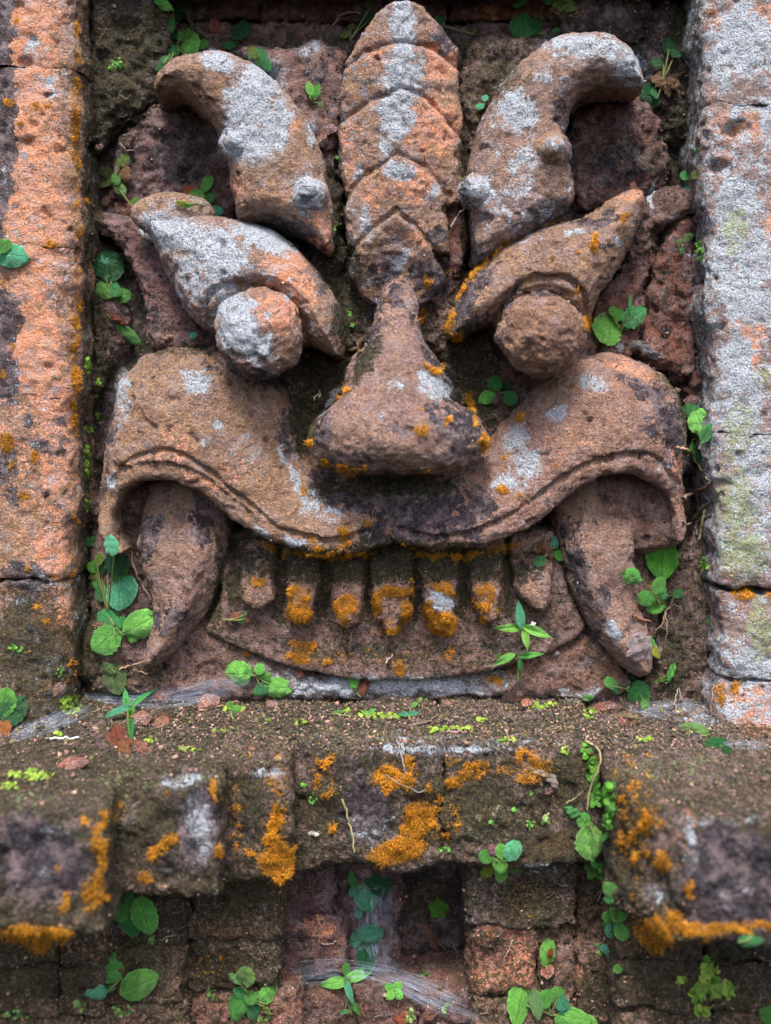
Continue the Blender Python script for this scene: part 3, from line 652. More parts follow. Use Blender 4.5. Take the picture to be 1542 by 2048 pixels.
slab([(1370,770),(1412,766),(1420,900),(1416,960),(1376,940)], 10, DARK, {'M':.35}, disp=10)
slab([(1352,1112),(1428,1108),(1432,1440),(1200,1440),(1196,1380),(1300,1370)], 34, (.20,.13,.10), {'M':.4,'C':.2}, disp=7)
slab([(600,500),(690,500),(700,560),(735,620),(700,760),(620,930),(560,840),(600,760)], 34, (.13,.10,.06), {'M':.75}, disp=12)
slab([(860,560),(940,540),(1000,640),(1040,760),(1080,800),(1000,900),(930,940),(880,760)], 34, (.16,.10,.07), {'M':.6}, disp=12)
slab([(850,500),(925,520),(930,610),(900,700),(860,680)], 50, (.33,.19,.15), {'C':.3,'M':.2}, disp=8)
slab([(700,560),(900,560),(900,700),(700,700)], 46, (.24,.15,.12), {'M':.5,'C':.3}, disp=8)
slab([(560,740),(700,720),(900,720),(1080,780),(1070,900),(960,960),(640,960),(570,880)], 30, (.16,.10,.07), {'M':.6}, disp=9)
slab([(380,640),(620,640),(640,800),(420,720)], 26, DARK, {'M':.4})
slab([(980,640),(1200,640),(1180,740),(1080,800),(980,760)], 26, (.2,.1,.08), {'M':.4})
slab([(460,1060),(1130,1060),(1150,1190),(1100,1250),(470,1250),(450,1190)], 48, (.15,.10,.075), {'M':.6,'C':.2}, disp=6)
slab([(196,970),(450,960),(470,1060),(450,1230),(420,1260),(180,1260),(180,1080)], 22, (.20,.115,.095), {'C':.35})
slab([(1120,960),(1360,950),(1372,1090),(1340,1112),(1310,1330),(1190,1330),(1110,1200)], 26, (.22,.125,.10), {'C':.3})
slab([(176,1240),(420,1250),(620,1350),(640,1400),(176,1400)], 45, (.26,.16,.125), {'C':.25,'M':.25}, disp=6)
slab([(560,1345),(1010,1345),(1010,1402),(560,1402)], 42, (.30,.24,.23), {'C':.2,'M':.15,'L':.3}, disp=5)
slab([(1014,1330),(1170,1262),(1260,1350),(1250,1402),(1014,1402)], 46, (.31,.18,.13), {'M':.2}, disp=5)
# carved bulge behind the brow tip
solid('ear_bud', face, (250,360,450,480), (0, 120), ell(345,428,70,82,42,34), tint=TAN, base={'L':.3}, disp=3)
# hollow of the cheek at the far side: a rounded stone wall
relief('cheek_hollow', face, [(1176,960),(1270,930),(1350,960),(1374,1010),(1372,1085),(1340,1108),(1250,1112),(1180,1080)], 60, lambda X,Z,d2: 30+45*dome(d2/60), back=-40, rnd=14, hmax=90, smooth=3, tint=(.24,.14,.10), base={'C':.3})

# ---- crest of overlapping scales
NEXT = {}
def crest(pts, h, ridge, slope, nxt=None, **kw):
    xm = W(800, 300, h)[0]; apex = min(p[1] for p in pts); za = W(800, apex, h)[1]
    NL = pp(nxt, h, 0, False) if nxt else None
    cut = (lambda X, Z: 9 * np.exp(-(line_d(X, Z, NL) / 5.0) ** 2)) if nxt else (lambda X, Z: 0)
    relief('crest_scale', face, pts, h, lambda X, Z, d2: -cut(X, Z) + h + ridge * (1 - np.clip(abs(X - xm) / 115, 0, 1) ** 1.3) - slope * np.clip((za - Z) / 150, 0, 1) - 12, back=0, rnd=6, hmax=h + ridge + slope + 14, tint=ORNG if kw.pop('o', 0) else TAN, base={'O': .22, 'C': .26, 'L': .26}, disp=5, step=3.5, **kw)
crest([(789,3),(845,9),(890,60),(915,88),(914,160),(694,170),(690,118),(714,80),(752,26)], 78, 30, 14, nxt=[(686,134),(728,100),(800,86),(864,92),(922,132)])
crest([(800,92),(862,98),(919,136),(926,230),(924,300),(684,300),(679,180),(688,136),(730,104)], 93, 32, 16, nxt=[(676,240),(740,200),(803,178),(852,194),(926,270)])
crest([(803,184),(850,200),(923,274),(930,330),(932,400),(884,410),(700,400),(680,330),(678,244),(740,206)], 108, 34, 18, nxt=[(684,400),(720,354),(795,309),(852,334),(900,388)])
crest([(795,316),(850,340),(896,392),(897,450),(902,500),(712,510),(692,480),(688,402),(720,360)], 122, 36, 18, nxt=[(694,512),(733,464),(789,425),(832,450),(876,506)])
crest([(789,432),(830,456),(872,506),(897,548),(872,590),(830,612),(760,610),(722,590),(696,552),(702,512),(735,470)], 132, 30, 62)
relief('crest_edge', face, [(884,400),(934,350),(940,480),(912,560),(892,500)], 60, 62, back=0, rnd=10, hmax=64, tint=(.30,.12,.085), base={'C':.35})

# ---- horns
def horn(pts, axis, **kw):
    A = pp(axis, 120, 3, closed=False)
    def h(X, Z, d2):
        return 118 + 44 * dome(d2 / 62)
    return relief('horn', face, pts, 120, h, back=0, rnd=22, hmax=180, smooth=3, **kw)
horn([(464,392),(452,330),(450,292),(434,258),(398,214),(352,184),(318,192),(302,184),(303,162),(322,130),(362,106),(422,96),(480,108),(545,152),(600,214),(640,300),(658,390),(668,440),(664,500),(640,498),(590,462),(530,440),(474,432)],
     [(320,160),(420,150),(540,260),(570,420)], tint=TAN, base={'L':.22,'O':.12,'C':.12}, disp=5)
horn([(944,440),(935,400),(944,322),(962,248),(998,172),(1054,108),(1112,70),(1170,58),(1228,66),(1274,104),(1292,150),(1288,176),(1250,172),(1184,180),(1150,208),(1136,250),(1134,300),(1148,350),(1150,400),(1110,440),(1050,474),(996,504),(956,530),(946,490)],
     [(1270,130),(1160,110),(1040,240),(1040,420)], tint=(.38,.25,.18), base={'L':.3,'C':.22,'O':.12}, disp=6)
def knob(px, py, d, r, rd, tx, ty, **kw):
    f1 = ell(px, py, d, r * 1.12, r * 1.1, rd); f2 = chain([(px, py, d + rd * .3, r * .75), (px + tx, py + ty, d + rd * .9, r * .42)])
    solid('horn_knob', face, (px - 70, py - 70, px + 70, py + 70), (d - 40, d + rd + 50), lambda X, D, Z: smax(f1(X, D, Z), f2(X, D, Z), 14), tint=kw.pop('tint', (.42,.28,.22)), base=kw.pop('base', {'L': .4, 'C': .1}), disp=4, **kw)
knob(486, 286, 128, 38, 30, -14, -3)
knob(617, 392, 132, 34, 50, -2, -14)
knob(1104, 302, 140, 33, 44, 6, -8, tint=TAN, base={'L': .25})
knob(956, 385, 112, 33, 52, -26, -8, tint=(.5,.4,.34), base={'L': .6})

# ---- brows (heavy lids)
EL = W(518, 666, 160); ER = W(1083, 671, 160)
ridgeL = pp([(290,432),(420,470),(560,530),(668,690)], 140, 3, False)
def browL(X, Z, d2):
    g = line_d(X, Z, GL)
    e = np.clip((X - W(276,428,120)[0]) / 130, 0, 1)
    return 60 + 52 * e + 62 * dome(d2 / 92) - 15 * np.exp(-(g / 6.5) ** 2) - 26 * np.clip(1.18 - np.hypot(X - EL[0], Z - EL[1]) / 92, 0, .3) / .3
GL = pp([(412,640),(410,615),(419,593),(436,577),(487,566),(535,578),(570,600),(600,640),(614,690)], 165, 3, False)
relief('brow', face, [(276,428),(302,420),(357,426),(422,428),(487,438),(539,457),(584,486),(623,525),(662,583),(684,632),(680,714),(649,703),(610,690),(560,700),(470,700),(422,671),(370,629),(334,567),(305,512),(284,467)], 125, browL, back=0, rnd=20, hmax=190, smooth=2, tint=(.40,.26,.17), base={'L':.26,'C':.12,'O':.12}, disp=5, step=3.5)
GR = pp([(990,650),(998,620),(1025,579),(1069,556),(1129,557),(1166,583),(1182,622)], 165, 3, False)
def browR(X, Z, d2):
    g = line_d(X, Z, GR)
    e = np.clip((W(1306,380,120)[0] - X) / 150, 0, 1)
    return 58 + 50 * e + 62 * dome(d2 / 88) - 15 * np.exp(-(g / 6.5) ** 2) - 26 * np.clip(1.18 - np.hypot(X - ER[0], Z - ER[1]) / 92, 0, .3) / .3
relief('brow', face, [(1298,364),(1307,386),(1301,417),(1284,465),(1251,529),(1214,576),(1190,625),(1150,690),(1040,700),(985,650),(940,668),(897,680),(900,643),(917,603),(937,562),(971,519),(1015,485),(1069,455),(1116,441),(1177,428),(1224,397),(1268,367)], 125, browR, back=0, rnd=18, hmax=190, smooth=2, tint=TAN, base={'C':.12,'L':.12}, disp=5, step=3.5)
# eyes
for (ex, ey, w, h_, t_, b_) in ((518, 666, 80, 82, (.36,.23,.16), {'L':.2,'O':.2}), (1083, 671, 79, 80, (.40,.24,.15), {'C':.05})):
    fa = ell(ex, ey, 164, w, h_, 80)
    fb = chain([(ex, ey, 150, w * .86), (ex, ey - 4, 40, w * .9)])
    solid('eyeball', face, (ex - 110, ey - 110, ex + 110, ey + 110), (20, 275), lambda X, D, Z, fa=fa, fb=fb: smax(fa(X, D, Z), fb(X, D, Z), 10), tint=t_, base=b_, disp=11, dscale=58, step=3.5)

# ---- nose
n1 = chain([(795,584,84,34,40), (793,680,112,50,52), (790,770,146,92,74), (792,860,168,120,88)])
n2 = ell(795, 872, 178, 108, 66, 100)
n3 = ell(694, 876, 140, 74, 62, 80)
n4 = ell(896, 876, 140, 74, 62, 80)
def nose(X, D, Z):
    f = smax(n1(X, D, Z), n2(X, D, Z), 40)
    f = smax(f, n3(X, D, Z), 30); f = smax(f, n4(X, D, Z), 30)
    zb = (HY - 950) * (DIST - 190) / DIST
    f = smin(f, Z - zb - .16 * (D - 190) , 26)
    return np.minimum(f, D)
solid('nose', face, (560, 545, 1030, 990), (0, 300), nose, tint=(.38,.25,.19), base={'C': .30, 'L': .12, 'F': .05}, disp=6, step=3.5)

# ---- upper lips
def lip(top, bottom, groove, cavity_side, tint, base):
    T = pp(top, 130, 3, False)
    G = pp(groove, 165, 3, False)
    B = pp(bottom, 160, 3, False)
    xm = 4.0
    def h(X, Z, d2):
        t = line_d(X, Z, T); g = line_d(X, Z, G); b = line_d(X, Z, B)
        H = 40 + 116 * dome(t / 150)
        H = H - 14 * np.exp(-((X - xm) / 34) ** 2)
        H = H - 16 * np.exp(-(((X - xm) / 190) ** 2)) * np.clip((Z + 230) / 60, 0, 1)
        inner = np.clip((36 - b) / 5, 0, 1) * np.clip((g - 1) / 3, 0, 1)
        # the rim sits a little lower than the lip and a cut runs between them
        H = H - 11 * np.exp(-(g / 4.5) ** 2) - 7 * inner
        return H
    return relief('upper_lip', face, top + bottom, 150, h, back=0, rnd=13, hmax=178, tint=tint, base=base, disp=5, step=3.5)
lip([(176,1000),(180,940),(196,850),(214,762),(262,712),(330,686),(420,688),(480,716),(560,778),(598,850),(612,905),(648,930),(700,925),(786,925)],
    [(790,1062),(784,1094),(700,1112),(640,1114),(540,1088),(470,1046),(400,990),(340,962),(272,964),(228,994),(210,1036),(214,1076),(236,1112),(222,1114),(188,1072)],
    [(212,1000),(222,955),(248,925),(300,906),(345,903),(400,933),(470,988),(540,1046),(590,1068),(660,1084),(740,1066)], 1, (.40,.26,.16), {'O':.16,'C':.18,'L':.1})
lip([(758,925),(850,925),(930,915),(985,895),(1000,862),(1030,826),(1082,776),(1153,712),(1246,700),(1328,728),(1384,790),(1398,860),(1394,940),(1392,1000)],
    [(1386,1060),(1374,1090),(1362,1088),(1366,1040),(1354,1000),(1328,974),(1273,947),(1219,949),(1164,974),(1110,1022),(1055,1062),(973,1094),(864,1104),(800,1092),(762,1080),(758,1040)],
    [(800,1060),(864,1078),(962,1062),(1055,1012),(1126,958),(1191,922),(1273,909),(1317,916),(1352,955),(1366,1000)], -1, (.40,.25,.18), {'C':.26,'L':.1,'O':.1})

# ---- tusks: flattened fangs leaning outwards, set back under the lip
def tusk(outline, axis, **kw):
    A = pp(axis, 100, 4, False)
    zt_ = W(771, 1100, 100)[1]
    def h(X, Z, d2):
        a = line_d(X, Z, A)
        return 46 + 50 * dome(d2 / 56) + 16 * np.exp(-(a / 20) ** 2) - 34 * np.clip((Z - zt_) / 110, 0, 1)
    return relief('tusk', face, outline, 96, h, back=0, rnd=12, hmax=118, smooth=3, tint=(.38,.25,.185), disp=5, **kw)
tusk([(300,950),(400,940),(446,990),(455,1060),(448,1135),(424,1205),(380,1272),(332,1325),(290,1346),(276,1322),(290,1270),(292,1210),(272,1150),(260,1090),(270,1010)], [(360,960),(392,1060),(386,1160),(350,1250),(296,1330)], base={'C':.22,'L':.08})
tusk([(1150,960),(1116,1010),(1118,1060),(1132,1125),(1156,1204),(1188,1270),(1235,1328),(1284,1362),(1310,1356),(1318,1320),(1306,1260),(1284,1205),(1282,1120),(1292,1030),(1270,950)], [(1190,960),(1164,1060),(1180,1160),(1226,1260),(1292,1345)], base={'C':.26,'L':.08})

# ---- lower lip and teeth
relief('lower_lip', face, [(446,1120),(1116,1120),(1140,1190),(1172,1258),(1150,1286),(1060,1322),(960,1348),(800,1360),(700,1360),(600,1344),(500,1308),(412,1262),(440,1200)], 58,
       lambda X, Z, d2: 53 + 4 * dome(d2 / 24) + np.clip((Z + 440) * -.08, 0, 8), back=0, rnd=5, hmax=80, tint=(.28,.175,.14), base={'C':.3,'M':.42,'F':.16}, disp=5)
teeth = [[(474,1090),(550,1090),(549,1160),(548,1200),(527,1228),(500,1226),(482,1212),(476,1150)],
 [(566,1080),(642,1080),(641,1165),(628,1220),(600,1254),(580,1235),(568,1160)],
 [(660,1090),(730,1090),(729,1180),(720,1252),(692,1266),(668,1248),(662,1180)],
 [(738,1080),(828,1080),(827,1160),(820,1224),(788,1274),(768,1262),(752,1228),(738,1150)],
 [(838,1090),(924,1090),(922,1160),(910,1248),(896,1280),(872,1266),(852,1228),(836,1150)],
 [(934,1080),(1012,1080),(1011,1155),(1000,1242),(978,1254),(956,1232),(938,1170)],
 [(1026,1076),(1112,1070),(1110,1150),(1106,1206),(1088,1234),(1060,1216),(1034,1190),(1026,1140)]]
for i, p in enumerate(teeth):
    relief('tooth', face, p, 96, lambda X, Z, d2: 62 + (22 * np.clip((d2 + 2) / 8, 0, 1) + 14 * dome(d2 / 34)) * np.clip((-Z - 280) / 85, .2, 1), back=0, rnd=6, hmax=100, tint=(.40,.25,.18), base={'C':.26,'M':.34,'F':.2}, disp=5, dscale=26, step=3)

# soil and rubble filling between the carvings, behind everything
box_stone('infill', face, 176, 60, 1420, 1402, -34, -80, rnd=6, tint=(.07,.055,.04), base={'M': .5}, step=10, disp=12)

# ================================================================== SMALL THINGS, PLACED ON THE BUILT SURFACES
_nv = np.cumsum([0] + [len(a[0]) for a in ALL])
AV = np.concatenate([a[0] for a in ALL]); AN = np.concatenate([a[2] for a in ALL])
AM = {c: np.concatenate([a[3][c] for a in ALL]) for c in 'LCOMFG'}
_wv = np.stack([AV[:, 0] * S, -AV[:, 1] * S, AV[:, 2] * S + EYE], 1)
_wq = np.concatenate([a[1] + o for a, o in zip(ALL, _nv[:-1])])
BVH = BVHTree.FromPolygons(_wv.tolist(), _wq.tolist())
CAMP = Vector((0, -DIST * S, EYE))
AP = np.stack(project(AV[:, 0], AV[:, 2], AV[:, 1]), 1)

def hit(px, py, fallback=40):
    d = (WV(px, py, 0) - CAMP).normalized()
    loc, nor, _, dist = BVH.ray_cast(CAMP, d)
    if loc is None:
        loc = WV(px, py, fallback); nor = Vector((0, -1, 0))
    if nor.dot(d) > 0: nor = -nor
    return loc, nor, d

# ---------------------------------------------------------------- fine growth
def attr_mat(name, rough=.8, trans=0.0):
    t = NT(name)
    c = t.n('ShaderNodeAttribute', {'attribute_name': 'tint'}).outputs['Color']
    b = t.n('ShaderNodeBsdfPrincipled', None, Base_Color=c, Roughness=rough)
    if trans:
        tr = t.n('ShaderNodeBsdfTranslucent', None, Color=c)
        m = t.n('ShaderNodeMixShader', None, i0=trans)
        t.t.links.new(b.outputs[0], m.inputs[1]); t.t.links.new(tr.outputs[0], m.inputs[2])
        t.t.links.new(m.outputs[0], t.out.inputs[0])
    else: t.t.links.new(b.outputs[0], t.out.inputs[0])
    return t.m
FUR = attr_mat("moss_fibre", .75, .25)
GRAIN = attr_mat("soil_grain", .9)

def fibres(name, label, idx, per, length, width, col_a, col_b, spread=.7, kind='stuff', cat='moss', up=0.0, lift=-1.0):
    """tapering four-sided fibres standing on the chosen surface points"""
    n = np.repeat(idx, per)
    if len(n) == 0: return None
    k = len(n)
    N = AN[n] + rng.normal(0, spread, (k, 3)) * np.array([1, 1, 1]); N[:, 2] += up
    N /= np.linalg.norm(N, axis=1, keepdims=True)
    lump = fbm(AV[n][:, 0], AV[n][:, 1], AV[n][:, 2], 15, 2, 8.8)
    B = AV[n] + rng.uniform(-2.6, 2.6, (k, 3)) + AN[n] * (lift + (np.clip(lump, 0, 1) * length * .55)[:, None])
    Lh = length * rng.uniform(.45, 1.25, k)
    T = np.cross(N, rng.normal(0, 1, (k, 3))); T /= np.linalg.norm(T, axis=1, keepdims=True) + 1e-9
    U = np.cross(N, T)
    w = width * rng.uniform(.7, 1.3, k)
    v = np.stack([B + T * w[:, None] / 2, B + (-T * .5 + U * .87) * w[:, None] / 2, B + (-T * .5 - U * .87) * w[:, None] / 2, B + N * Lh[:, None]], 1).reshape(-1, 3)
    i = np.arange(k)[:, None] * 4
    F = np.concatenate([i + [0, 1, 3], i + [1, 2, 3], i + [2, 0, 3]])
    me = mesh_np(name, np.stack([v[:, 0] * S, -v[:, 1] * S, v[:, 2] * S + EYE], 1), F, False)
    t = rng.uniform(0, 1, (k, 1)); c = np.array(col_a) * (1 - t) + np.array(col_b) * t
    c = c * (1 + .45 * np.clip(lump, -1, 1))[:, None]
    c = np.repeat(c[:, None], 4, 1); c[:, :3] *= .6
    set_color(me, 'tint', c.reshape(-1, 3))
    o = link_mesh(name, me, None, FUR)
    return tag(o, label, cat, None, kind)

front = AN[:, 1] > -.3
def region(x0, y0, x1, y1): return (AP[:, 0] > x0) & (AP[:, 0] < x1) & (AP[:, 1] > y0) & (AP[:, 1] < y1) & front
_noi = fbm(AV[:, 0], AV[:, 1], AV[:, 2], 16, 3, 1.5) * .22
ffld = AM['F'] + _noi
seenF = np.zeros(len(AV), bool)
for lab, bx in (("orange moss tufts furring the blunt teeth and the lower lip", (440, 1125, 1130, 1420)),
                ("orange moss fringe along the under edge of the two upper lips", (420, 960, 1240, 1124)),
                ("orange moss dots on the broad nose and beside it", (600, 560, 985, 959)),
                ("orange moss on the brow beside the bare round eyeball", (890, 380, 1300, 700)),
                ("orange moss spots on the lip below the bare round eyeball", (986, 800, 1300, 1000)),
                ("orange moss tufts on the rubbed orange pilaster", (0, 0, 240, 1420)),
                ("orange moss in the cracks of the lichen-covered pilaster", (1400, 0, 1560, 1450)),
                ("large bright orange moss mats hanging from the middle ledge blocks", (470, 1440, 1215, 1790)),
                ("orange moss streaks on the two blurred ledge blocks nearest the orange pilaster", (-40, 1440, 469, 1920)),
                ("orange moss fringe along the bottom of the big ledge block below the grey pilaster", (1216, 1440, 1600, 1940))):
    m = region(*bx) & (ffld > .56) & ~seenF
    seenF |= m
    i = np.flatnonzero(m)
    big = bx[1] >= 1440
    fibres('orange_moss', lab, i, 5 if big else 4, 11 if big else 7.5, 1.5, (1.0, .47, .02), (.55, .20, .012), spread=.6)
mf = AM['M'] + _noi
i = np.flatnonzero(region(160, 0, 1440, 1460) & (mf > .5))
i = rng.choice(i, min(len(i), 34000), replace=False)
fibres('moss', 'short dark olive moss coating the crevices between the carved stones', i, 2, 4.5, 1.5, (.03, .03, .012), (.10, .09, .02), spread=.8)
i = np.flatnonzero(region(-40, 1440, 1600, 2080) & (mf > .45))
i = rng.choice(i, min(len(i), 44000), replace=False)
i = i[AM['C'][i] < .8]
fibres('moss', 'short brown-green moss over the ledge and the wall under it', i, 2, 5, 1.7, (.026, .027, .010), (.11, .095, .026), spread=.8)

def rosettes(name, label, spots, n, size, ca, cb):
    """mats of tiny rounded green leaflets: spots = (px, py, rx, ry)"""
    V = []; F = []; Cc = []
    tot = sum(s[2] * s[3] for s in spots)
    for sx, sy, rx, ry in spots:
        for _ in range(max(5, int(n * rx * ry / tot))):
            a = random.uniform(0, 6.28); r = math.sqrt(random.random())
            loc, nor, d = hit(sx + rx * r * math.cos(a), sy + ry * r * math.sin(a))
            nn = (nor + Vector((random.gauss(0, .6), random.gauss(0, .4) - .3, random.gauss(0, .6)))).normalized()
            t1 = nn.orthogonal().normalized(); t1 = Matrix.Rotation(random.uniform(0, 6.28), 3, nn) @ t1; t2 = nn.cross(t1)
            s = size * random.uniform(.5, 1.3) * S
            c0 = loc + nor * random.uniform(1, 5) * S
            b = len(V)
            V.append(c0 + nn * s * .12)
            for q in range(6):
                an = q * math.pi / 3
                V.append(c0 + t1 * s * .62 * math.cos(an) + t2 * s * .45 * math.sin(an) - nn * s * .05 * (q % 2))
            F += [(b, b + 1 + q, b + 1 + (q + 1) % 6) for q in range(6)]
            t = random.random(); col = [lerp(x, y, t) for x, y in zip(ca, cb)]
            Cc += [col] * 7
    me = mesh_np(name, np.array([tuple(v) for v in V]), np.array(F), False)
    set_color(me, 'tint', np.array(Cc, np.float32))
    return tag(link_mesh(name, me, None, FUR), label, 'moss', None, 'stuff')
rosettes('green_moss', 'bright green leafy moss strips in the joint beside the rubbed orange pilaster', [(173,728,6,20),(172,925,6,36),(176,860,8,8),(196,765,5,6),(193,790,5,5),(170,1010,4,14),(196,830,5,5)], 150, 7, (.10,.24,.02), (.22,.42,.04))
rosettes('green_moss', 'small green moss strip in the joint beside the lichen-covered pilaster', [(1402,500,6,26),(1411,1130,9,14),(1396,300,4,5),(1417,1240,5,8),(1376,900,5,6)], 90, 7, (.05,.16,.02), (.12,.30,.04))
rosettes('green_moss', 'patchy yellow-green moss scattered over the top of the ledge', [(60,1552,45,8),(20,1575,20,6),(465,1420,22,7),(440,1462,18,5),(760,1432,50,6),(690,1425,12,4),(600,1445,14,5),(540,1440,8,4),(870,1462,14,5),(905,1460,40,5),(1080,1412,30,5),(960,1440,14,4),(1180,1428,12,12),(1010,1480,20,3),(1390,1462,20,5),(300,1480,14,5),(140,1410,22,22),(110,1470,10,4),(1290,1480,16,4),(380,1500,20,5),(1130,1500,6,10)], 420, 8, (.12,.22,.02), (.32,.46,.05))
rosettes('green_moss', 'lush green moss trail running down the gap beside the big ledge block', [(1185,1540,10,26),(1195,1590,18,20),(1222,1600,8,40),(1170,1500,10,12),(1215,1640,7,16)], 190, 10, (.03,.12,.015), (.12,.34,.03))
rosettes('green_moss', 'loose yellow-green moss tuft on the wall under the big ledge block', [(1420,1950,18,34),(1395,1985,14,22),(1440,1980,24,20),(1400,2020,16,14),(1370,1960,10,8)], 170, 12, (.06,.18,.02), (.26,.36,.05))
rosettes('green_moss', 'pale green moss flecks on the middle ledge block', [(625,1595,9,10),(610,1570,5,4),(1060,1645,8,10),(985,1645,5,4),(1060,1585,5,4),(890,1700,14,5),(1030,1620,6,4),(120,1345,10,8),(35,1295,16,8),(232,128,16,12),(700,628,4,6),(704,650,5,3),(670,455,4,14),(676,320,4,5)], 110, 6, (.08,.24,.03), (.16,.40,.06))
rosettes('green_moss', 'pale green liverwort flecks along the foot of the lower brick stacks', [(240,2020,20,10),(420,1985,10,12),(30,2030,26,10),(850,1950,12,6),(1200,1900,8,12),(1090,1640,8,6),(820,2030,12,10),(160,2010,10,10),(890,2010,8,8),(520,2035,20,8),(300,1880,10,8)], 130, 9, (.05,.17,.03), (.22,.33,.10))

# ---------------------------------------------------------------- soil grains and crumbs
def grains(name, label, pts_n, sizes, cols, cat='soil', flat=.8):
    V0 = np.array([(1,0,0),(-1,0,0),(0,1,0),(0,-1,0),(0,0,1),(0,0,-1)], float)
    F0 = np.array([(0,2,4),(2,1,4),(1,3,4),(3,0,4),(2,0,5),(1,2,5),(3,1,5),(0,3,5)])
    k = len(pts_n)
    s = rng.uniform(sizes[0], sizes[1], k) ** 1.0
    big = rng.random(k) < .06; s[big] *= 2.0
    v = V0[None] * (s[:, None, None] * rng.uniform(.55, 1.25, (k, 6, 3)).clip(.4)) 
    v = v + rng.normal(0, .22, (k, 6, 3)) * s[:, None, None]
    a = rng.uniform(0, 6.28, k); ca, sa = np.cos(a)[:, None], np.sin(a)[:, None]
    x, z = v[:, :, 0].copy(), v[:, :, 2].copy()
    v[:, :, 0] = x * ca - z * sa; v[:, :, 2] = x * sa + z * ca
    v += (AV[pts_n] + AN[pts_n] * (s[:, None] * .3) + rng.uniform(-2, 2, (k, 3)))[:, None]
    v = v.reshape(-1, 3)
    F = (np.arange(k)[:, None, None] * 6 + F0[None]).reshape(-1, 3)
    me = mesh_np(name, np.stack([v[:, 0] * S, -v[:, 1] * S, v[:, 2] * S + EYE], 1), F[:, ::-1], False)
    ci = rng.integers(0, len(cols), k)
    c = np.array(cols)[ci] * rng.uniform(.6, 1.35, (k, 1))
    set_color(me, 'tint', np.repeat(c, 6, 0))
    return tag(link_mesh(name, me, None, GRAIN), label, cat, None, 'stuff')
SOILC = [(.10,.06,.04),(.15,.09,.06),(.06,.04,.03),(.24,.14,.10),(.05,.05,.04),(.30,.20,.15),(.10,.09,.04)]
top = region(-60, 1380, 1610, 1640) & (AN[:, 2] > .45)
ti = np.flatnonzero(top); pw = np.where(AP[ti, 1] > 1500, .35, 1.0); i = rng.choice(ti, 11000, p=pw / pw.sum())
grains('soil', 'crumbly soil and brick grit strewn over the top of the ledge', i, (1.3, 3.6), SOILC + [(.30,.18,.13), (.08,.08,.03), (.12,.11,.04), (.05,.05,.05)])
i = np.flatnonzero(region(165, 0, 1440, 1400) & (AV[:, 1] < 44) & (AP[:, 1] < 1400))
i = rng.choice(i, 12000)
grains('soil', 'dark crumbly soil lodged between the backing stones of the niche', i, (1.2, 3.6), SOILC[:5] + [(.05,.035,.03)])
i = np.flatnonzero(region(-40, 1760, 1600, 2090) & (mf + rng.normal(0, .2, len(mf)) > .3))
i = rng.choice(i, 7000)
grains('soil', 'damp soil crumbs clinging to the wall below the ledge', i, (1.2, 3.4), SOILC[:6])
i = np.flatnonzero(region(165, 0, 1430, 1400) & (AV[:, 1] > 44))
i = rng.choice(i, 3500)
grains('soil', 'fine pale grit caught on the carved features', i, (.7, 1.5), [(.45,.36,.32),(.5,.42,.4),(.12,.08,.07),(.06,.05,.05)])

# ---------------------------------------------------------------- leaves
def leaf_mesh(name, wfun, cup=.12, fold=.10, curl=.15, crinkle=.03, seed=0, nu=12, nv=8):
    r = random.Random(seed); ph = [r.uniform(0, 6) for _ in range(6)]
    V = []; UV = []
    for i in range(nu + 1):
        u = i / nu
        w = wfun(u)
        for j in range(nv + 1):
            v = -1 + 2 * j / nv
            ww = w * (1 + .035 * math.sin(u * 30 + ph[0]) * (abs(v) > .9))
            x = u; y = v * ww
            z = -cup * (v * v) * w * 1.6 + fold * abs(v) * w - curl * (u - .45) ** 2
            z += crinkle * (math.sin(u * 17 + ph[1] + v * 3) * math.cos(v * 6 + ph[2]) + .5 * math.sin(u * 31 + v * 11 + ph[3]))
            z += .05 * math.sin(u * 5 + ph[4] + v * 2.2) 
            V.append((x, y, z)); UV.append((u, v * .5 + .5))
    F = [(i * (nv + 1) + j, (i + 1) * (nv + 1) + j, (i + 1) * (nv + 1) + j + 1, i * (nv + 1) + j + 1) for i in range(nu) for j in range(nv)]
    me = mesh_np(name, np.array(V), np.array(F))
    uvl = me.uv_layers.new(name='UVMap')
    li = np.zeros(len(me.loops), np.int32); me.loops.foreach_get('vertex_index', li)
    uvl.data.foreach_set('uv', np.array(UV, np.float32)[li].ravel())
    me.materials.append(LEAF)
    return me
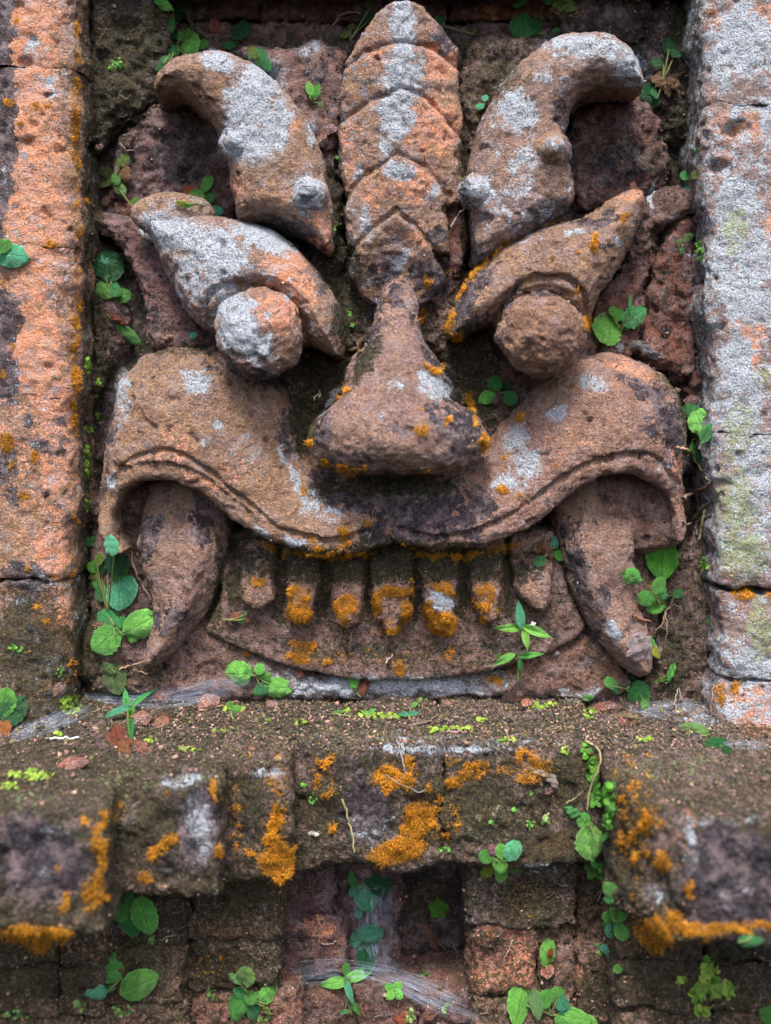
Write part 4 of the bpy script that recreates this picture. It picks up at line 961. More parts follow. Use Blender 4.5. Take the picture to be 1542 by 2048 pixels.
def leaf_material():
    t = NT("leaf_surface")
    uv = t.n('ShaderNodeTexCoord').outputs['UV']
    sx = t.n('ShaderNodeSeparateXYZ'); t.t.links.new(uv, sx.inputs[0])
    u, v = sx.outputs[0], sx.outputs[1]
    oi = t.n('ShaderNodeObjectInfo')
    co = t.n('ShaderNodeTexCoord').outputs['Object']
    av = t.math('ABSOLUTE', t.math('SUBTRACT', v, .5))
    mid = t.rng(av, 0, .035, 1, 0, True)
    w = t.math('SINE', t.math('MULTIPLY', t.math('SUBTRACT', u, t.math('MULTIPLY', av, .75)), 44.0))
    side = t.rng(w, .80, 1.0, 0, .8, True)
    vein = t.math('MAXIMUM', mid, side)
    nz = t.noise(co, 5, 4, .6)
    nf = t.noise(co, 26, 3, .7)
    base = t.mix(t.rng(nz, .35, .65), t.mix(1.0, oi.outputs['Color'], (.75, .8, .7), 'MULTIPLY'), t.mix(1.0, oi.outputs['Color'], (1.35, 1.25, 1.2), 'MULTIPLY'))
    base = t.mix(t.rng(nf, .5, .75, 0, .5), base, t.mix(1.0, base, (1.7, 1.6, 1.7), 'MULTIPLY'))
    base = t.mix(t.math('MULTIPLY', vein, .55), base, t.mix(1.0, base, (.36, .46, .40), 'MULTIPLY'))
    base = t.mix(t.rng(av, .43, .49, 0, .5), base, t.mix(1.0, base, (1.7, 1.5, 1.9), 'MULTIPLY'))
    spot = t.rng(t.noise(co, 3.1, 5, .75), .66, .72, 0, .85, True)
    base = t.mix(spot, base, (.22, .11, .05))
    h = t.math('ADD', t.math('MULTIPLY', vein, -.6), t.math('MULTIPLY', nf, .9))
    bump = t.n('ShaderNodeBump', None, Strength=.7, Distance=.02)
    t.t.links.new(h, bump.inputs['Height'])
    b = t.n('ShaderNodeBsdfPrincipled', None, Base_Color=base, Roughness=.33)
    t.t.links.new(bump.outputs[0], b.inputs['Normal'])
    tr = t.n('ShaderNodeBsdfTranslucent', None, Color=t.mix(1.0, base, (1.3, 1.5, .5), 'MULTIPLY'))
    m = t.n('ShaderNodeMixShader', None, i0=.22)
    t.t.links.new(b.outputs[0], m.inputs[1]); t.t.links.new(tr.outputs[0], m.inputs[2]); t.t.links.new(m.outputs[0], t.out.inputs[0])
    return t.m
LEAF = leaf_material()
DRY = attr_mat("dry_matter", .85, .1)
oval = lambda u: .5 * math.sin(math.pi * min(1, u * .97 + .03)) ** .55
egg = lambda u: .5 * (math.sin(math.pi * u ** .8) ** .6) if 0 < u < 1 else 0.02
spoon = lambda u: .06 + .44 * max(0, math.sin(math.pi * max(0, (u - .12) / .88))) ** .6 if u < 1 else 0.02
lance = lambda u: .5 * math.sin(math.pi * min(.995, u ** .75)) ** .9 + .01
def scal(f, k, a): return lambda u: f(u) * (1 + a * math.sin(u * k))
PROTO = {'o': [leaf_mesh('leaf', scal(oval, 34, .055), cup=.2, curl=.3, crinkle=.045, seed=s_) for s_ in (1, 2, 3)],
         'e': [leaf_mesh('leaf', scal(egg, 38, .07), cup=.28, curl=.3, crinkle=.05, seed=s_) for s_ in (4, 5, 6)],
         's': [leaf_mesh('leaf', spoon, cup=.18, curl=.2, seed=s_) for s_ in (7, 8)],
         'l': [leaf_mesh('leaf', lance, cup=.05, fold=.35, curl=.25, crinkle=.012, seed=s_) for s_ in (9, 10)],
         'd': [leaf_mesh('dry_leaf', scal(egg, 19, .16), cup=.5, fold=.5, curl=.6, crinkle=.10, seed=s_) for s_ in (11, 12, 13)]}
GR1 = (.13, .40, .09); GR2 = (.075, .30, .10); TEAL = (.11, .42, .27); DK = (.03, .12, .05); BRT = (.22, .60, .13); YEL = (.34, .36, .07); RED = (.34, .09, .035); BRN = (.22, .12, .07); OLI = (.13, .20, .05); PALE = (.20, .42, .14)
def place_leaf(parent, px, py, ln, wd, ang, col, shape, lift=12, tilt=None, name='leaf'):
    loc, nor, d = hit(px, py)
    dist = (loc - CAMP).length
    pos = loc - d * lift * S
    k = ((pos - CAMP).length) / (DIST * S)
    a = math.radians(ang)
    right, up_ = Vector((1, 0, 0)), Vector((0, 0, 1))
    x = (right * math.cos(a) + up_ * math.sin(a))
    fwd = Vector((0, -1, 0))
    nrm = (fwd + nor * .35 + Vector((random.uniform(-.45, .45), 0, random.uniform(-.15, .6)))).normalized()
    if tilt: nrm = (nrm + Vector(tilt)).normalized()
    x = (x - nrm * x.dot(nrm)).normalized()
    y = nrm.cross(x)
    me = random.choice(PROTO[shape])
    o = bpy.data.objects.new(name, me); COL.objects.link(o)
    L = ln * S * k * 1.06; Wd = wd * S * k * 1.06
    M = Matrix((x * L, y * Wd, nrm * (L * .75))).transposed().to_4x4()
    M.translation = pos - x * L * .5
    if parent is not None:
        M.translation = M.translation - parent.location; o.parent = parent
    o.matrix_basis = M
    g_ = random.uniform(.7, 1.2); c = [min(1, q * g_ * random.uniform(.9, 1.12)) for q in col]
    o.color = (*c, 1)
    return o, pos - x * L * .5
def tube_mesh(name, paths, col, mat):
    """paths: [ ([points], r0, r1) ] joined into one mesh"""
    V = []; F = []; n = 5
    for pts, r0, r1 in paths:
        b = len(V)
        for i, p in enumerate(pts):
            q = pts[min(i + 1, len(pts) - 1)] - pts[max(i - 1, 0)]
            q = q.normalized() if q.length > 1e-9 else Vector((0, 0, 1))
            t1 = q.orthogonal().normalized(); t2 = q.cross(t1)
            r = lerp(r0, r1, i / max(1, len(pts) - 1))
            for k in range(n):
                a = k * 2 * math.pi / n
                V.append(p + (t1 * math.cos(a) + t2 * math.sin(a)) * r)
        for i in range(len(pts) - 1):
            for k in range(n):
                F.append((b + i * n + k, b + i * n + (k + 1) % n, b + (i + 1) * n + (k + 1) % n, b + (i + 1) * n + k))
    me = mesh_np(name, np.array([tuple(v) for v in V]), np.array(F))
    c = np.tile(np.array(col, np.float32), (len(V), 1)) * rng.uniform(.75, 1.2, (len(V), 1))
    set_color(me, 'tint', c)
    me.materials.append(mat)
    return me
def bez(a, b, c, n=7): return [(a * (1 - t) ** 2 + b * 2 * t * (1 - t) + c * t * t) for t in [i / n for i in range(n + 1)]]
def plant(label, root, leaves, cat='weed', group='small leafy weeds rooted in the joints', name='leafy_weed', stemcol=(.16, .20, .06), lift=12):
    rl, rn, rd = hit(*root)
    rl = rl - rd * 3 * S
    e = thing(name, label, cat, rl, group)
    paths = []
    for lf in leaves:
        px, py, ln, wd, ang, col, sh = lf[:7]
        o, base = place_leaf(e, px, py, ln, wd, ang, col, sh, lift=lf[7] if len(lf) > 7 else lift, name='dry_leaf' if sh == 'd' else 'leaf')
        midp = (rl + base) / 2 + Vector((random.uniform(-4, 4), -random.uniform(2, 9), random.uniform(-4, 2))) * S
        paths.append((bez(rl, midp, base), 1.7 * S, 1.1 * S))
    me = tube_mesh('stem', paths, stemcol, DRY)
    o = link_mesh('stem', me, e)
    return e
R = random.uniform
PL = [
 ("bright weed perched on top of the hooked tip of the horn near the orange pilaster", (352,92), [(376,84,50,44,80,BRT,'e'),(375,66,20,18,90,GR1,'o'),(358,70,18,16,120,GR1,'o'),(343,98,30,26,180,GR2,'o'),(328,122,30,22,200,GR2,'o'),(318,135,20,14,220,DK,'o'),(404,87,26,20,20,GR1,'o')]),
 ("dark trailing weed hanging from the top shadow above the horn hook", (345,8), [(338,48,34,26,-80,GR2,'o'),(350,28,30,24,-60,DK,'o'),(330,10,34,18,150,GR1,'s'),(362,10,30,26,30,DK,'o'),(346,66,24,18,-100,DK,'o'),(320,4,22,14,160,GR1,'s')]),
 ("single dark round leaf in the shadow above the gap between horn and crest", (474,80), [(481,58,46,40,80,DK,'o'),(460,88,26,18,200,DK,'o')]),
 ("pair of pointed grey-green leaves folded against the outer curve of the lichen-whitened horn", (520,130), [(502,103,34,20,115,OLI,'e'),(527,118,48,26,-60,GR2,'e'),(515,112,34,14,100,GR2,'l')]),
 ("tiny upright green sprout in the gap between the whitened horn and the crest", (628,205), [(619,176,30,15,105,BRT,'o'),(634,180,32,13,80,GR1,'l'),(627,188,26,9,60,BRT,'l'),(641,209,12,9,-40,OLI,'o')]),
 ("small yellowish seedling in the shade beside the top of the crest", (700,82), [(690,68,22,16,200,OLI,'o'),(703,52,20,14,80,OLI,'o'),(736,34,24,20,70,DK,'o'),(738,8,20,16,90,OLI,'o')]),
 ("round-leaved dark weed in the shadow above the hook of the whiter-tipped horn", (1050,72), [(1046,50,50,50,100,GR2,'o'),(1068,52,40,26,60,DK,'o'),(1113,62,18,12,20,GR2,'o')]),
 ("weed with a ragged yellowing leaf hanging from the top edge above the crest", (1060,-4), [(1062,8,34,30,-90,(.30,.24,.24),'d'),(1130,6,50,26,-20,OLI,'d'),(1040,2,30,18,200,GR2,'o'),(1100,-2,30,20,-10,GR1,'o')]),
 ("thin seedling at the shoulder of the crest next to its black stain", (885,52), [(879,40,22,14,150,GR2,'o'),(896,48,22,16,-30,GR2,'o'),(948,62,12,10,90,OLI,'o')]),
 ("two tiny round teal leaves on the shaded stone beside the whiter-tipped horn", (966,206), [(970,195,15,13,80,TEAL,'o'),(960,212,17,13,200,TEAL,'o')]),
 ("dying weed with one brown round leaf on the shaded stone beside the orange pilaster", (230,365), [(213,344,28,20,160,OLI,'o'),(211,365,26,18,200,OLI,'o'),(247,322,30,22,60,OLI,'e'),(248,348,34,32,0,BRN,'e'),(232,358,24,16,-70,GR1,'o'),(240,378,28,20,-50,PALE,'o'),(272,404,22,20,60,OLI,'o')]),
 ("weed with a half-red leaf growing behind the bud above the whitened brow", (405,410), [(388,390,44,30,160,GR1,'o'),(380,380,26,22,150,RED,'o'),(412,368,40,24,75,GR1,'s'),(420,395,26,18,60,GR2,'o'),(430,420,32,20,-5,TEAL,'o'),(362,406,26,12,170,YEL,'d'),(378,410,20,10,200,GR1,'o')]),
 ("large dark glossy weed in the crevice behind the whitened brow", (220,592), [(218,530,60,56,100,DK,'o'),(222,528,50,42,60,TEAL,'o',18),(204,577,50,28,140,GR1,'e'),(228,575,40,24,110,GR2,'e',18),(243,590,36,28,10,GR1,'o')]),
 ("slanting green leaf with a red-brown edge pressed in the crevice under the dark glossy weed", (225,640), [(254,668,66,24,-38,GR1,'e'),(236,640,42,12,-25,RED,'d'),(266,680,26,12,-45,YEL,'l')]),
 ("tiny teal leaf in the soil below the whitened brow", (392,672), [(386,670,18,14,160,TEAL,'o')]),
 ("big pale-green weed beside the bare round eyeball", (1240,660), [(1219,657,66,62,-100,BRT,'o'),(1236,628,28,24,60,GR1,'o'),(1226,622,20,16,110,GR1,'o'),(1271,632,56,40,35,GR2,'o'),(1255,655,14,12,0,GR1,'o'),(1259,602,40,6,80,GR2,'l')]),
 ("four-leaved dark weed between the nose and the far cheek", (998,785), [(990,764,34,28,85,GR2,'e'),(974,794,36,26,210,GR1,'e'),(1020,797,30,28,-60,GR2,'o'),(1013,772,20,12,20,DK,'o'),(996,797,36,16,220,(.16,.10,.11),'d')]),
 ("glossy round-leaved weed squeezed against the lichen-covered pilaster", (1405,868), [(1386,824,46,30,150,GR2,'e'),(1399,842,50,48,120,BRT,'o'),(1412,866,40,22,60,GR2,'o'),(1388,900,36,18,-80,GR1,'s'),(1400,918,40,22,-20,GR2,'o'),(1413,897,40,24,-80,(.42,.38,.42),'d')]),
 ("three-leaved seedling in the upper gap beside the lichen-covered pilaster", (1382,362), [(1370,350,20,18,140,GR2,'o'),(1391,348,20,14,60,OLI,'o'),(1376,374,22,18,240,TEAL,'o')]),
 ("spindly seedling below the three-leaved one by the lichen-covered pilaster", (1366,486), [(1378,474,28,13,30,PALE,'o'),(1357,484,9,8,180,GR2,'o'),(1364,501,12,8,-100,GR2,'l')]),
 ("withered dark weed clump in the corner behind the whiter-tipped horn", (1325,160), [(1340,92,34,24,120,DK,'e'),(1350,105,26,16,-40,DK,'o'),(1314,127,22,18,170,GR2,'o'),(1302,190,40,46,200,DK,'e'),(1330,140,40,20,40,BRN,'d'),(1318,160,34,20,140,BRN,'d'),(1345,165,36,22,-30,BRN,'d'),(1335,178,30,14,-80,(.30,.17,.11),'d'),(1310,185,24,14,100,GR2,'o')]),
 ("thick cluster of teal and green leaves between the orange pilaster and the tusk", (215,1225), [(232,1122,60,46,-60,DK,'e'),(220,1090,40,30,120,TEAL,'o'),(183,1080,28,24,160,GR2,'o'),(240,1145,34,22,40,GR1,'o'),(197,1118,24,20,90,OLI,'o'),(184,1134,24,22,170,GR1,'o'),(203,1140,22,18,20,GR2,'o'),(190,1152,28,20,200,YEL,'o'),(194,1166,26,18,180,GR1,'o'),(205,1180,44,28,-100,GR2,'e'),(239,1182,70,62,-90,TEAL,'e',24),(280,1250,82,52,30,BRT,'e',20),(244,1245,30,22,180,GR2,'o'),(265,1272,26,22,-100,BRT,'o'),(214,1236,44,36,150,GR2,'e'),(210,1281,58,54,220,GR1,'o',20),(242,1270,20,16,0,GR1,'o')]),
 ("wilted dull-green leaf hanging over the dusty web at the foot of the orange pilaster", (215,1328), [(228,1356,62,42,-70,(.10,.17,.07),'e'),(216,1338,30,20,150,(.09,.15,.06),'o')]),
 ("light-green creeping weed lying at the foot of the lower lip by the near tusk", (512,1350), [(468,1348,66,46,180,BRT,'e'),(497,1348,20,18,20,GR1,'o'),(518,1337,22,22,90,BRT,'o'),(530,1353,26,20,-40,BRT,'o'),(524,1380,34,26,220,GR2,'o'),(557,1376,56,38,0,BRT,'e')]),
 ("tiny sprout beside a reddish dry leaf under the lower lip", (712,1384), [(703,1358,24,10,110,BRT,'l'),(714,1362,22,10,70,BRT,'l'),(706,1372,16,8,180,GR1,'l'),(727,1368,46,22,80,(.26,.09,.06),'d')]),
 ("small weed with withered brown leaves in the corner between teeth and far tusk", (1097,1098), [(1104,1082,26,22,100,TEAL,'e'),(1120,1111,24,20,-20,GR1,'o'),(1079,1122,26,20,220,GR2,'o'),(1096,1100,44,20,-70,BRN,'d'),(1110,1090,20,14,20,GR2,'o'),(1082,1098,34,18,200,BRN,'d')]),
 ("tall weed with a big oval leaf standing over the far tusk", (1330,1222), [(1325,1122,84,60,90,(.06,.24,.03),'s',34),(1266,1153,50,32,165,GR1,'e',26),(1318,1170,34,24,60,GR1,'o',30),(1293,1196,36,28,180,GR1,'o',22),(1320,1196,36,26,10,GR2,'o',26),(1312,1218,36,18,190,GR1,'o',22),(1326,1182,18,14,40,GR2,'o',28),(1357,1187,20,16,30,GR2,'o')]),
 ("half-brown curled leaf lying on the tip of the far tusk", (1290,1270), [(1285,1300,60,54,-60,(.36,.30,.32),'d',20),(1302,1290,50,26,-60,GR1,'e',28),(1312,1305,26,14,-60,YEL,'l',32)]),
 ("low dark weed under the tip of the far tusk", (1275,1380), [(1287,1390,58,46,-20,GR2,'e'),(1222,1366,30,20,150,GR1,'o'),(1232,1380,24,14,-40,GR2,'o'),(1262,1392,14,12,90,BRT,'o'),(1258,1378,12,10,90,BRT,'o'),(1293,1414,26,18,-60,PALE,'d'),(1264,1362,30,14,150,DK,'e')]),
 ("twisted green leaf on a dry stalk just beside the tip of the far tusk", (1325,1362), [(1342,1345,40,12,70,GR1,'d'),(1330,1358,40,10,20,OLI,'d')]),
 ("pair of teal leaves sprouting at the frame edge halfway up the orange pilaster", (-8,500), [(24,510,62,44,-5,TEAL,'o',16),(4,492,36,26,30,GR1,'o',20)]),
 ("pair of soft green leaves at the frame edge by the foot of the orange pilaster", (-6,1430), [(8,1405,52,40,80,GR1,'o',30),(26,1424,60,44,50,(.06,.24,.09),'o',22),(6,1462,40,26,-80,(.42,.16,.06),'d',20)]),
 ("broad two-lobed green leaf hanging under the second ledge block", (246,1800), [(270,1838,78,58,-80,GR2,'o',16),(288,1835,66,46,-70,GR1,'o',24),(240,1826,34,30,190,GR1,'o',18),(256,1795,24,20,100,GR2,'o')]),
 ("scallop-leaved weed with a browned edge low under the second ledge block", (245,1955), [(222,1932,52,46,120,GR1,'e'),(278,1970,66,46,25,GR1,'e',20),(190,1988,40,24,190,TEAL,'e'),(212,1982,30,16,10,GR2,'e'),(238,1945,16,16,0,BRN,'d')]),
 ("many-leaved pale weed on the reddish brick under the moss-furred ledge", (505,1995), [(490,1955,38,32,90,PALE,'o'),(472,2018,50,34,-100,GR1,'e'),(500,1996,26,22,180,GR1,'o',20),(517,1996,24,20,20,GR1,'o'),(540,1984,40,30,70,BRT,'e'),(508,2025,28,24,-90,GR2,'o'),(534,2025,24,12,-60,OLI,'d'),(468,1958,26,14,150,PALE,'o'),(478,1985,24,18,160,GR2,'o')]),
 ("narrow-leaved bright weed over the dusty web at the bottom of the wall", (704,2030), [(668,1966,58,18,188,BRT,'l',30),(718,1950,56,18,22,BRT,'l',30),(692,1938,20,14,80,GR1,'o',26),(698,1985,44,12,-72,TEAL,'l',26),(711,2014,34,10,-60,GR1,'l',20),(688,2024,16,6,200,GR2,'l')]),
 ("dark teal weed in the top of the slot right under the ledge", (728,1770), [(735,1796,50,46,-80,TEAL,'e'),(712,1782,30,20,220,TEAL,'o'),(764,1774,40,30,10,(.03,.13,.06),'o'),(704,1758,30,14,100,GR2,'o'),(742,1764,30,24,60,(.03,.13,.06),'o'),(718,1828,16,14,-90,TEAL,'o')]),
 ("three-lobed teal weed hanging in the middle of the slot", (738,1848), [(722,1878,44,34,200,TEAL,'e'),(744,1872,44,34,20,TEAL,'e'),(735,1864,30,26,90,(.05,.22,.12),'o'),(732,1910,56,36,-92,(.03,.17,.08),'e')]),
 ("lone oval leaf with a red bite on the stacked bricks beside the slot", (1090,1928), [(1095,1905,46,26,80,BRT,'o'),(1101,1908,18,10,80,RED,'d',20)]),
 ("rosette of round leaves on the brick stack just under the ledge", (1003,1722), [(972,1713,28,24,170,GR1,'o'),(1002,1702,26,20,90,GR1,'o'),(1027,1702,38,32,50,TEAL,'o'),(1000,1731,30,26,-90,BRT,'o',20),(1030,1736,36,32,-30,PALE,'o'),(975,1741,30,20,220,YEL,'o'),(1002,1748,30,22,-90,BRT,'o'),(985,1700,24,16,130,(.22,.12,.14),'d')]),
 ("trailing weed with one large oval leaf in the gap beside the big ledge block", (1176,1640), [(1146,1626,34,18,150,GR2,'d'),(1167,1640,28,22,60,GR1,'o'),(1176,1655,24,20,-80,GR1,'o',20),(1181,1688,62,52,-80,BRT,'o',24),(1212,1672,34,9,40,GR1,'l')]),
 ("row of small glossy leaves climbing below the clover beside the big ledge block", (1232,1850), [(1222,1782,34,24,140,GR1,'o'),(1218,1798,20,16,200,GR2,'o'),(1239,1822,38,32,50,GR1,'o'),(1219,1836,26,22,170,GR1,'o'),(1224,1862,26,24,200,TEAL,'o'),(1243,1864,30,24,-60,GR1,'o'),(1210,1852,12,10,180,GR2,'o')]),
 ("spreading light-green weed along the bottom edge below the brick stack", (1100,2030), [(1040,2012,62,42,-110,BRT,'e'),(1072,2008,48,22,-80,PALE,'e'),(1090,1998,32,24,60,GR1,'o'),(1112,1990,34,22,20,GR1,'o'),(1130,2015,40,24,-60,TEAL,'e'),(1150,2036,56,30,-10,BRT,'e'),(1126,2040,30,24,200,GR1,'o'),(1040,1988,24,18,100,GR1,'o'),(1178,2044,30,20,-20,BRT,'o')]),
 ("dull green leaf under the blurred bottom edge of the big ledge block", (1504,1872), [(1503,1882,46,20,0,GR2,'o')]),
 ("small round leaf low on the damp wall below the climbing leaves", (1236,1935), [(1236,1938,18,14,20,GR1,'o'),(1212,1900,26,16,160,TEAL,'e')]),
 ("round leaf cut by the frame low on the wall under the grey pilaster", (1544,2020), [(1538,2030,36,30,110,GR1,'o')]),
 ("flat pale leaf lying on the ledge before the grey pilaster", (1402,1470), [(1390,1460,52,24,165,PALE,'e',6)]),
 ("dark green leaf lying on the ledge at the foot of the grey pilaster", (1440,1490), [(1436,1489,50,30,20,(.03,.15,.05),'e',8),(1458,1500,24,14,-20,(.03,.15,.05),'e',8)]),
 ("flat yellowish leaf scrap on the ledge left of centre below the small sprout", (700,1432), [(684,1426,40,14,8,PALE,'e',4),(712,1424,14,6,20,BRN,'d',4)]),
 ("fine green seedling on the ledge close to the lying light-green weed", (468,1440), [(460,1412,18,12,100,GR1,'o'),(472,1416,18,12,30,BRT,'o'),(466,1424,12,8,-20,GR1,'o')]),
 ("upright seedling on the ledge below the fourth tooth", (738,1436), [(730,1424,20,8,160,BRT,'l'),(744,1422,20,8,30,BRT,'l'),(737,1430,12,6,90,GR1,'l')]),
 ("two-leaved teal seedling on the ledge below the white-spotted tooth", (818,1440), [(808,1428,24,9,170,TEAL,'l'),(828,1426,24,9,10,TEAL,'l'),(830,1408,16,8,40,BRT,'l'),(840,1400,12,8,60,BRT,'o')]),
 ("small green leaf among crumbs under the far end of the lower lip", (1178,1400), [(1177,1397,20,14,10,GR1,'o',5)]),
 ("green seedling on the near edge of the lower lip by the tall flowering weed", (450,1240), [(492,1226,8,6,60,BRT,'o'),(482,1240,14,12,0,GR2,'o'),(470,1234,24,18,160,(.26,.12,.07),'d'),(496,1240,14,10,-10,(.26,.12,.07),'d')]),
]
for lab, root, lv in PL: plant(lab, root, lv)

def clover(label, cx, cy, n, r, a0, col, root):
    lv = [(cx + r * .62 * math.cos(math.radians(a0 + i * 360 / n)), cy - r * .62 * math.sin(math.radians(a0 + i * 360 / n)), r * 1.15, r * .85, a0 + i * 360 / n, col, 'o') for i in range(n)]
    plant(label, root, lv, 'clover', 'small clovers on the lower wall', 'clover')
clover("five-leaved clover growing in the dark recess of the slot", 877, 1818, 5, 17, 90, (.12, .34, .05), (877, 1822))
clover("four-leaved bright clover beside the narrow-leaved weed at the bottom", 788, 1982, 4, 17, 50, BRT, (790, 1992))
clover("bright clover below the large oval leaf beside the big ledge block", 1192, 1738, 5, 20, 20, BRT, (1196, 1752))

def tall_weed(label, root, tip, leaves, flower=None):
    rl, rn, rd = hit(*root); rl = rl - rd * 2 * S
    e = thing('narrow_leaved_weed', label, 'weed', rl, 'narrow-leaved weeds')
    tl_, _, td = hit(*tip); 
    tp = CAMP + td * ((rl - CAMP).length - 16 * S)
    me = tube_mesh('stem', [(bez(rl, (rl + tp) / 2 + Vector((-3 * S, -6 * S, 0)), tp, 10), 2.6 * S, 1.8 * S)], (.12, .20, .03), DRY)
    link_mesh('stem', me, e)
    for lf in leaves:
        px, py, ln, wd, ang, col, sh, lift = lf
        place_leaf(e, px, py, ln, wd, ang, col, sh, lift=lift)
    if flower:
        f = []
        loc, nor, d = hit(*flower)
        c = loc - d * 34 * S
        V = []; F = []
        for i in range(4):
            a = i * math.pi / 2 + .4; x = Vector((math.cos(a), -.2, math.sin(a))); y = Vector((-math.sin(a), 0, math.cos(a)))
            b = len(V); r = 6.5 * S
            V += [c, c + x * r * .5 + y * r * .4, c + x * r, c + x * r * .5 - y * r * .4]
            F.append((b, b + 1, b + 2, b + 3))
        m2 = mesh_np('flower', np.array([tuple(v) for v in V]), np.array(F), False)
        set_color(m2, 'tint', np.tile([.75, .80, .95], (len(V), 1)))
        link_mesh('flower', m2, e, FUR)
    return e
tall_weed("tall narrow-leaved weed with a tiny white flower standing in front of the lower lip", (1036,1362), (1043,1256),
    [(1040,1229,54,17,97,TEAL,'l',40),(1016,1255,60,15,178,BRT,'l',40),(1074,1263,60,17,-22,BRT,'l',44),(1051,1280,40,14,-80,BRT,'l',48),(1008,1319,48,14,208,BRT,'l',34),(1062,1310,50,11,5,GR1,'l',34),(997,1312,12,9,180,OLI,'o',26),(1041,1330,26,9,-80,GR2,'l',30)], (1066,1248))
tall_weed("narrow-leaved weed rising from the brown curled leaf on the ledge near the orange pilaster", (262,1478), (256,1420),
    [(252,1400,44,13,95,(.12,.42,.14),'l',30),(286,1396,58,11,35,(.12,.42,.14),'l',30),(234,1424,52,14,205,TEAL,'l',30),(264,1420,24,11,70,GR1,'l',28),(264,1458,46,11,-85,(.06,.33,.13),'l',30),(280,1432,28,9,0,TEAL,'l',26)])

# ---------------------------------------------------------------- dry leaves, chips, twigs, roots
def dry(label, leaves, name='dry_leaf'):
    px, py, ln, wd, ang, col = leaves[0]
    if len(leaves) == 1:
        o, _ = place_leaf(None, px, py, ln, wd, ang, col, 'd', lift=7)
        o.name = name
        return tag(o, label, 'dry leaf', 'dead leaves caught on the stone')
    loc, _, d = hit(px, py)
    e = thing(name + '_cluster', label, 'dry leaf', loc, 'dead leaves caught on the stone')
    for px, py, ln, wd, ang, col in leaves: place_leaf(e, px, py, ln, wd, ang, col, 'd', lift=7, name='dry_leaf')
    return e
BR2 = (.30, .12, .06); BR3 = (.36, .20, .14); GY = (.30, .26, .28)
dry("curled chocolate-brown dead leaf standing on the ledge below the narrow-leaved weed", [(238,1480,70,34,110,(.20,.07,.035)),(262,1492,60,26,10,BR2),(285,1500,40,22,-30,BR3),(228,1478,40,20,140,BR2),(250,1500,44,18,-60,BR2)])
dry("pinkish dead leaf on the ledge beside the curled chocolate-brown one", [(318,1452,50,30,60,BR3),(330,1440,40,24,110,(.24,.13,.09))])
dry("papery tan dead leaf beside the dying weed near the whitened brow", [(250,412,46,36,150,(.27,.14,.10))])
dry("rust dead leaf curled under the dying weed near the orange pilaster", [(216,395,38,18,70,(.22,.12,.10)),(222,382,30,16,100,(.20,.09,.08))])
dry("grey crumpled leaf litter beside the bare round eyeball", [(1262,690,44,20,200,GY),(1300,702,66,16,-32,(.32,.30,.33)),(1240,694,24,14,-80,(.30,.26,.34)),(1285,688,40,12,10,(.24,.18,.16)),(1275,700,50,10,-10,(.16,.11,.10))])
dry("tan dead leaf wedged at the top of the far cheek beside the grey pilaster", [(1395,755,40,24,60,(.34,.17,.12)),(1385,780,34,14,-20,BR3)])
dry("small brown crumbs of leaf on the nose-side moss", [(716,690,26,8,100,(.42,.24,.15)),(724,700,20,7,30,(.42,.24,.15)),(708,698,22,7,190,(.42,.24,.15)),(722,680,20,6,60,(.38,.22,.14))])
dry("reddish dead leaf in the dark top above the crest shoulder", [(1018,18,44,26,40,(.24,.10,.08))])
dry("brown dead leaf high in the shadow above the gap by the crest", [(430,48,30,22,90,(.22,.09,.06)),(560,75,34,22,80,(.26,.17,.12))])
dry("pale dead leaf curled on the ledge under the far tusk", [(1245,1432,70,14,0,(.44,.30,.20)),(1252,1442,50,16,-10,(.24,.12,.08))])
dry("dead leaf propped at the root of the tall flowering weed", [(1018,1392,40,24,60,(.20,.12,.10)),(1030,1400,30,14,20,BRN)])
dry("withered whitish leaf hanging on the middle ledge block", [(1078,1545,44,14,-20,(.48,.36,.26)),(1105,1560,36,16,-60,(.44,.34,.30)),(1102,1580,30,16,200,(.40,.28,.22))])
dry("brown leaf scraps in the dark soil at the bottom of the slot", [(850,1860,40,16,-40,(.20,.10,.09)),(865,1880,36,16,-70,(.18,.10,.08))])
dry("red-brown dead leaf at the very bottom beside the web", [(805,2035,34,22,0,(.40,.13,.08)),(862,2030,30,20,30,(.30,.15,.11))])
dry("reddish leaf flakes along the lower lip end near the orange moss", [(598,1345,26,16,80,(.28,.13,.10))])

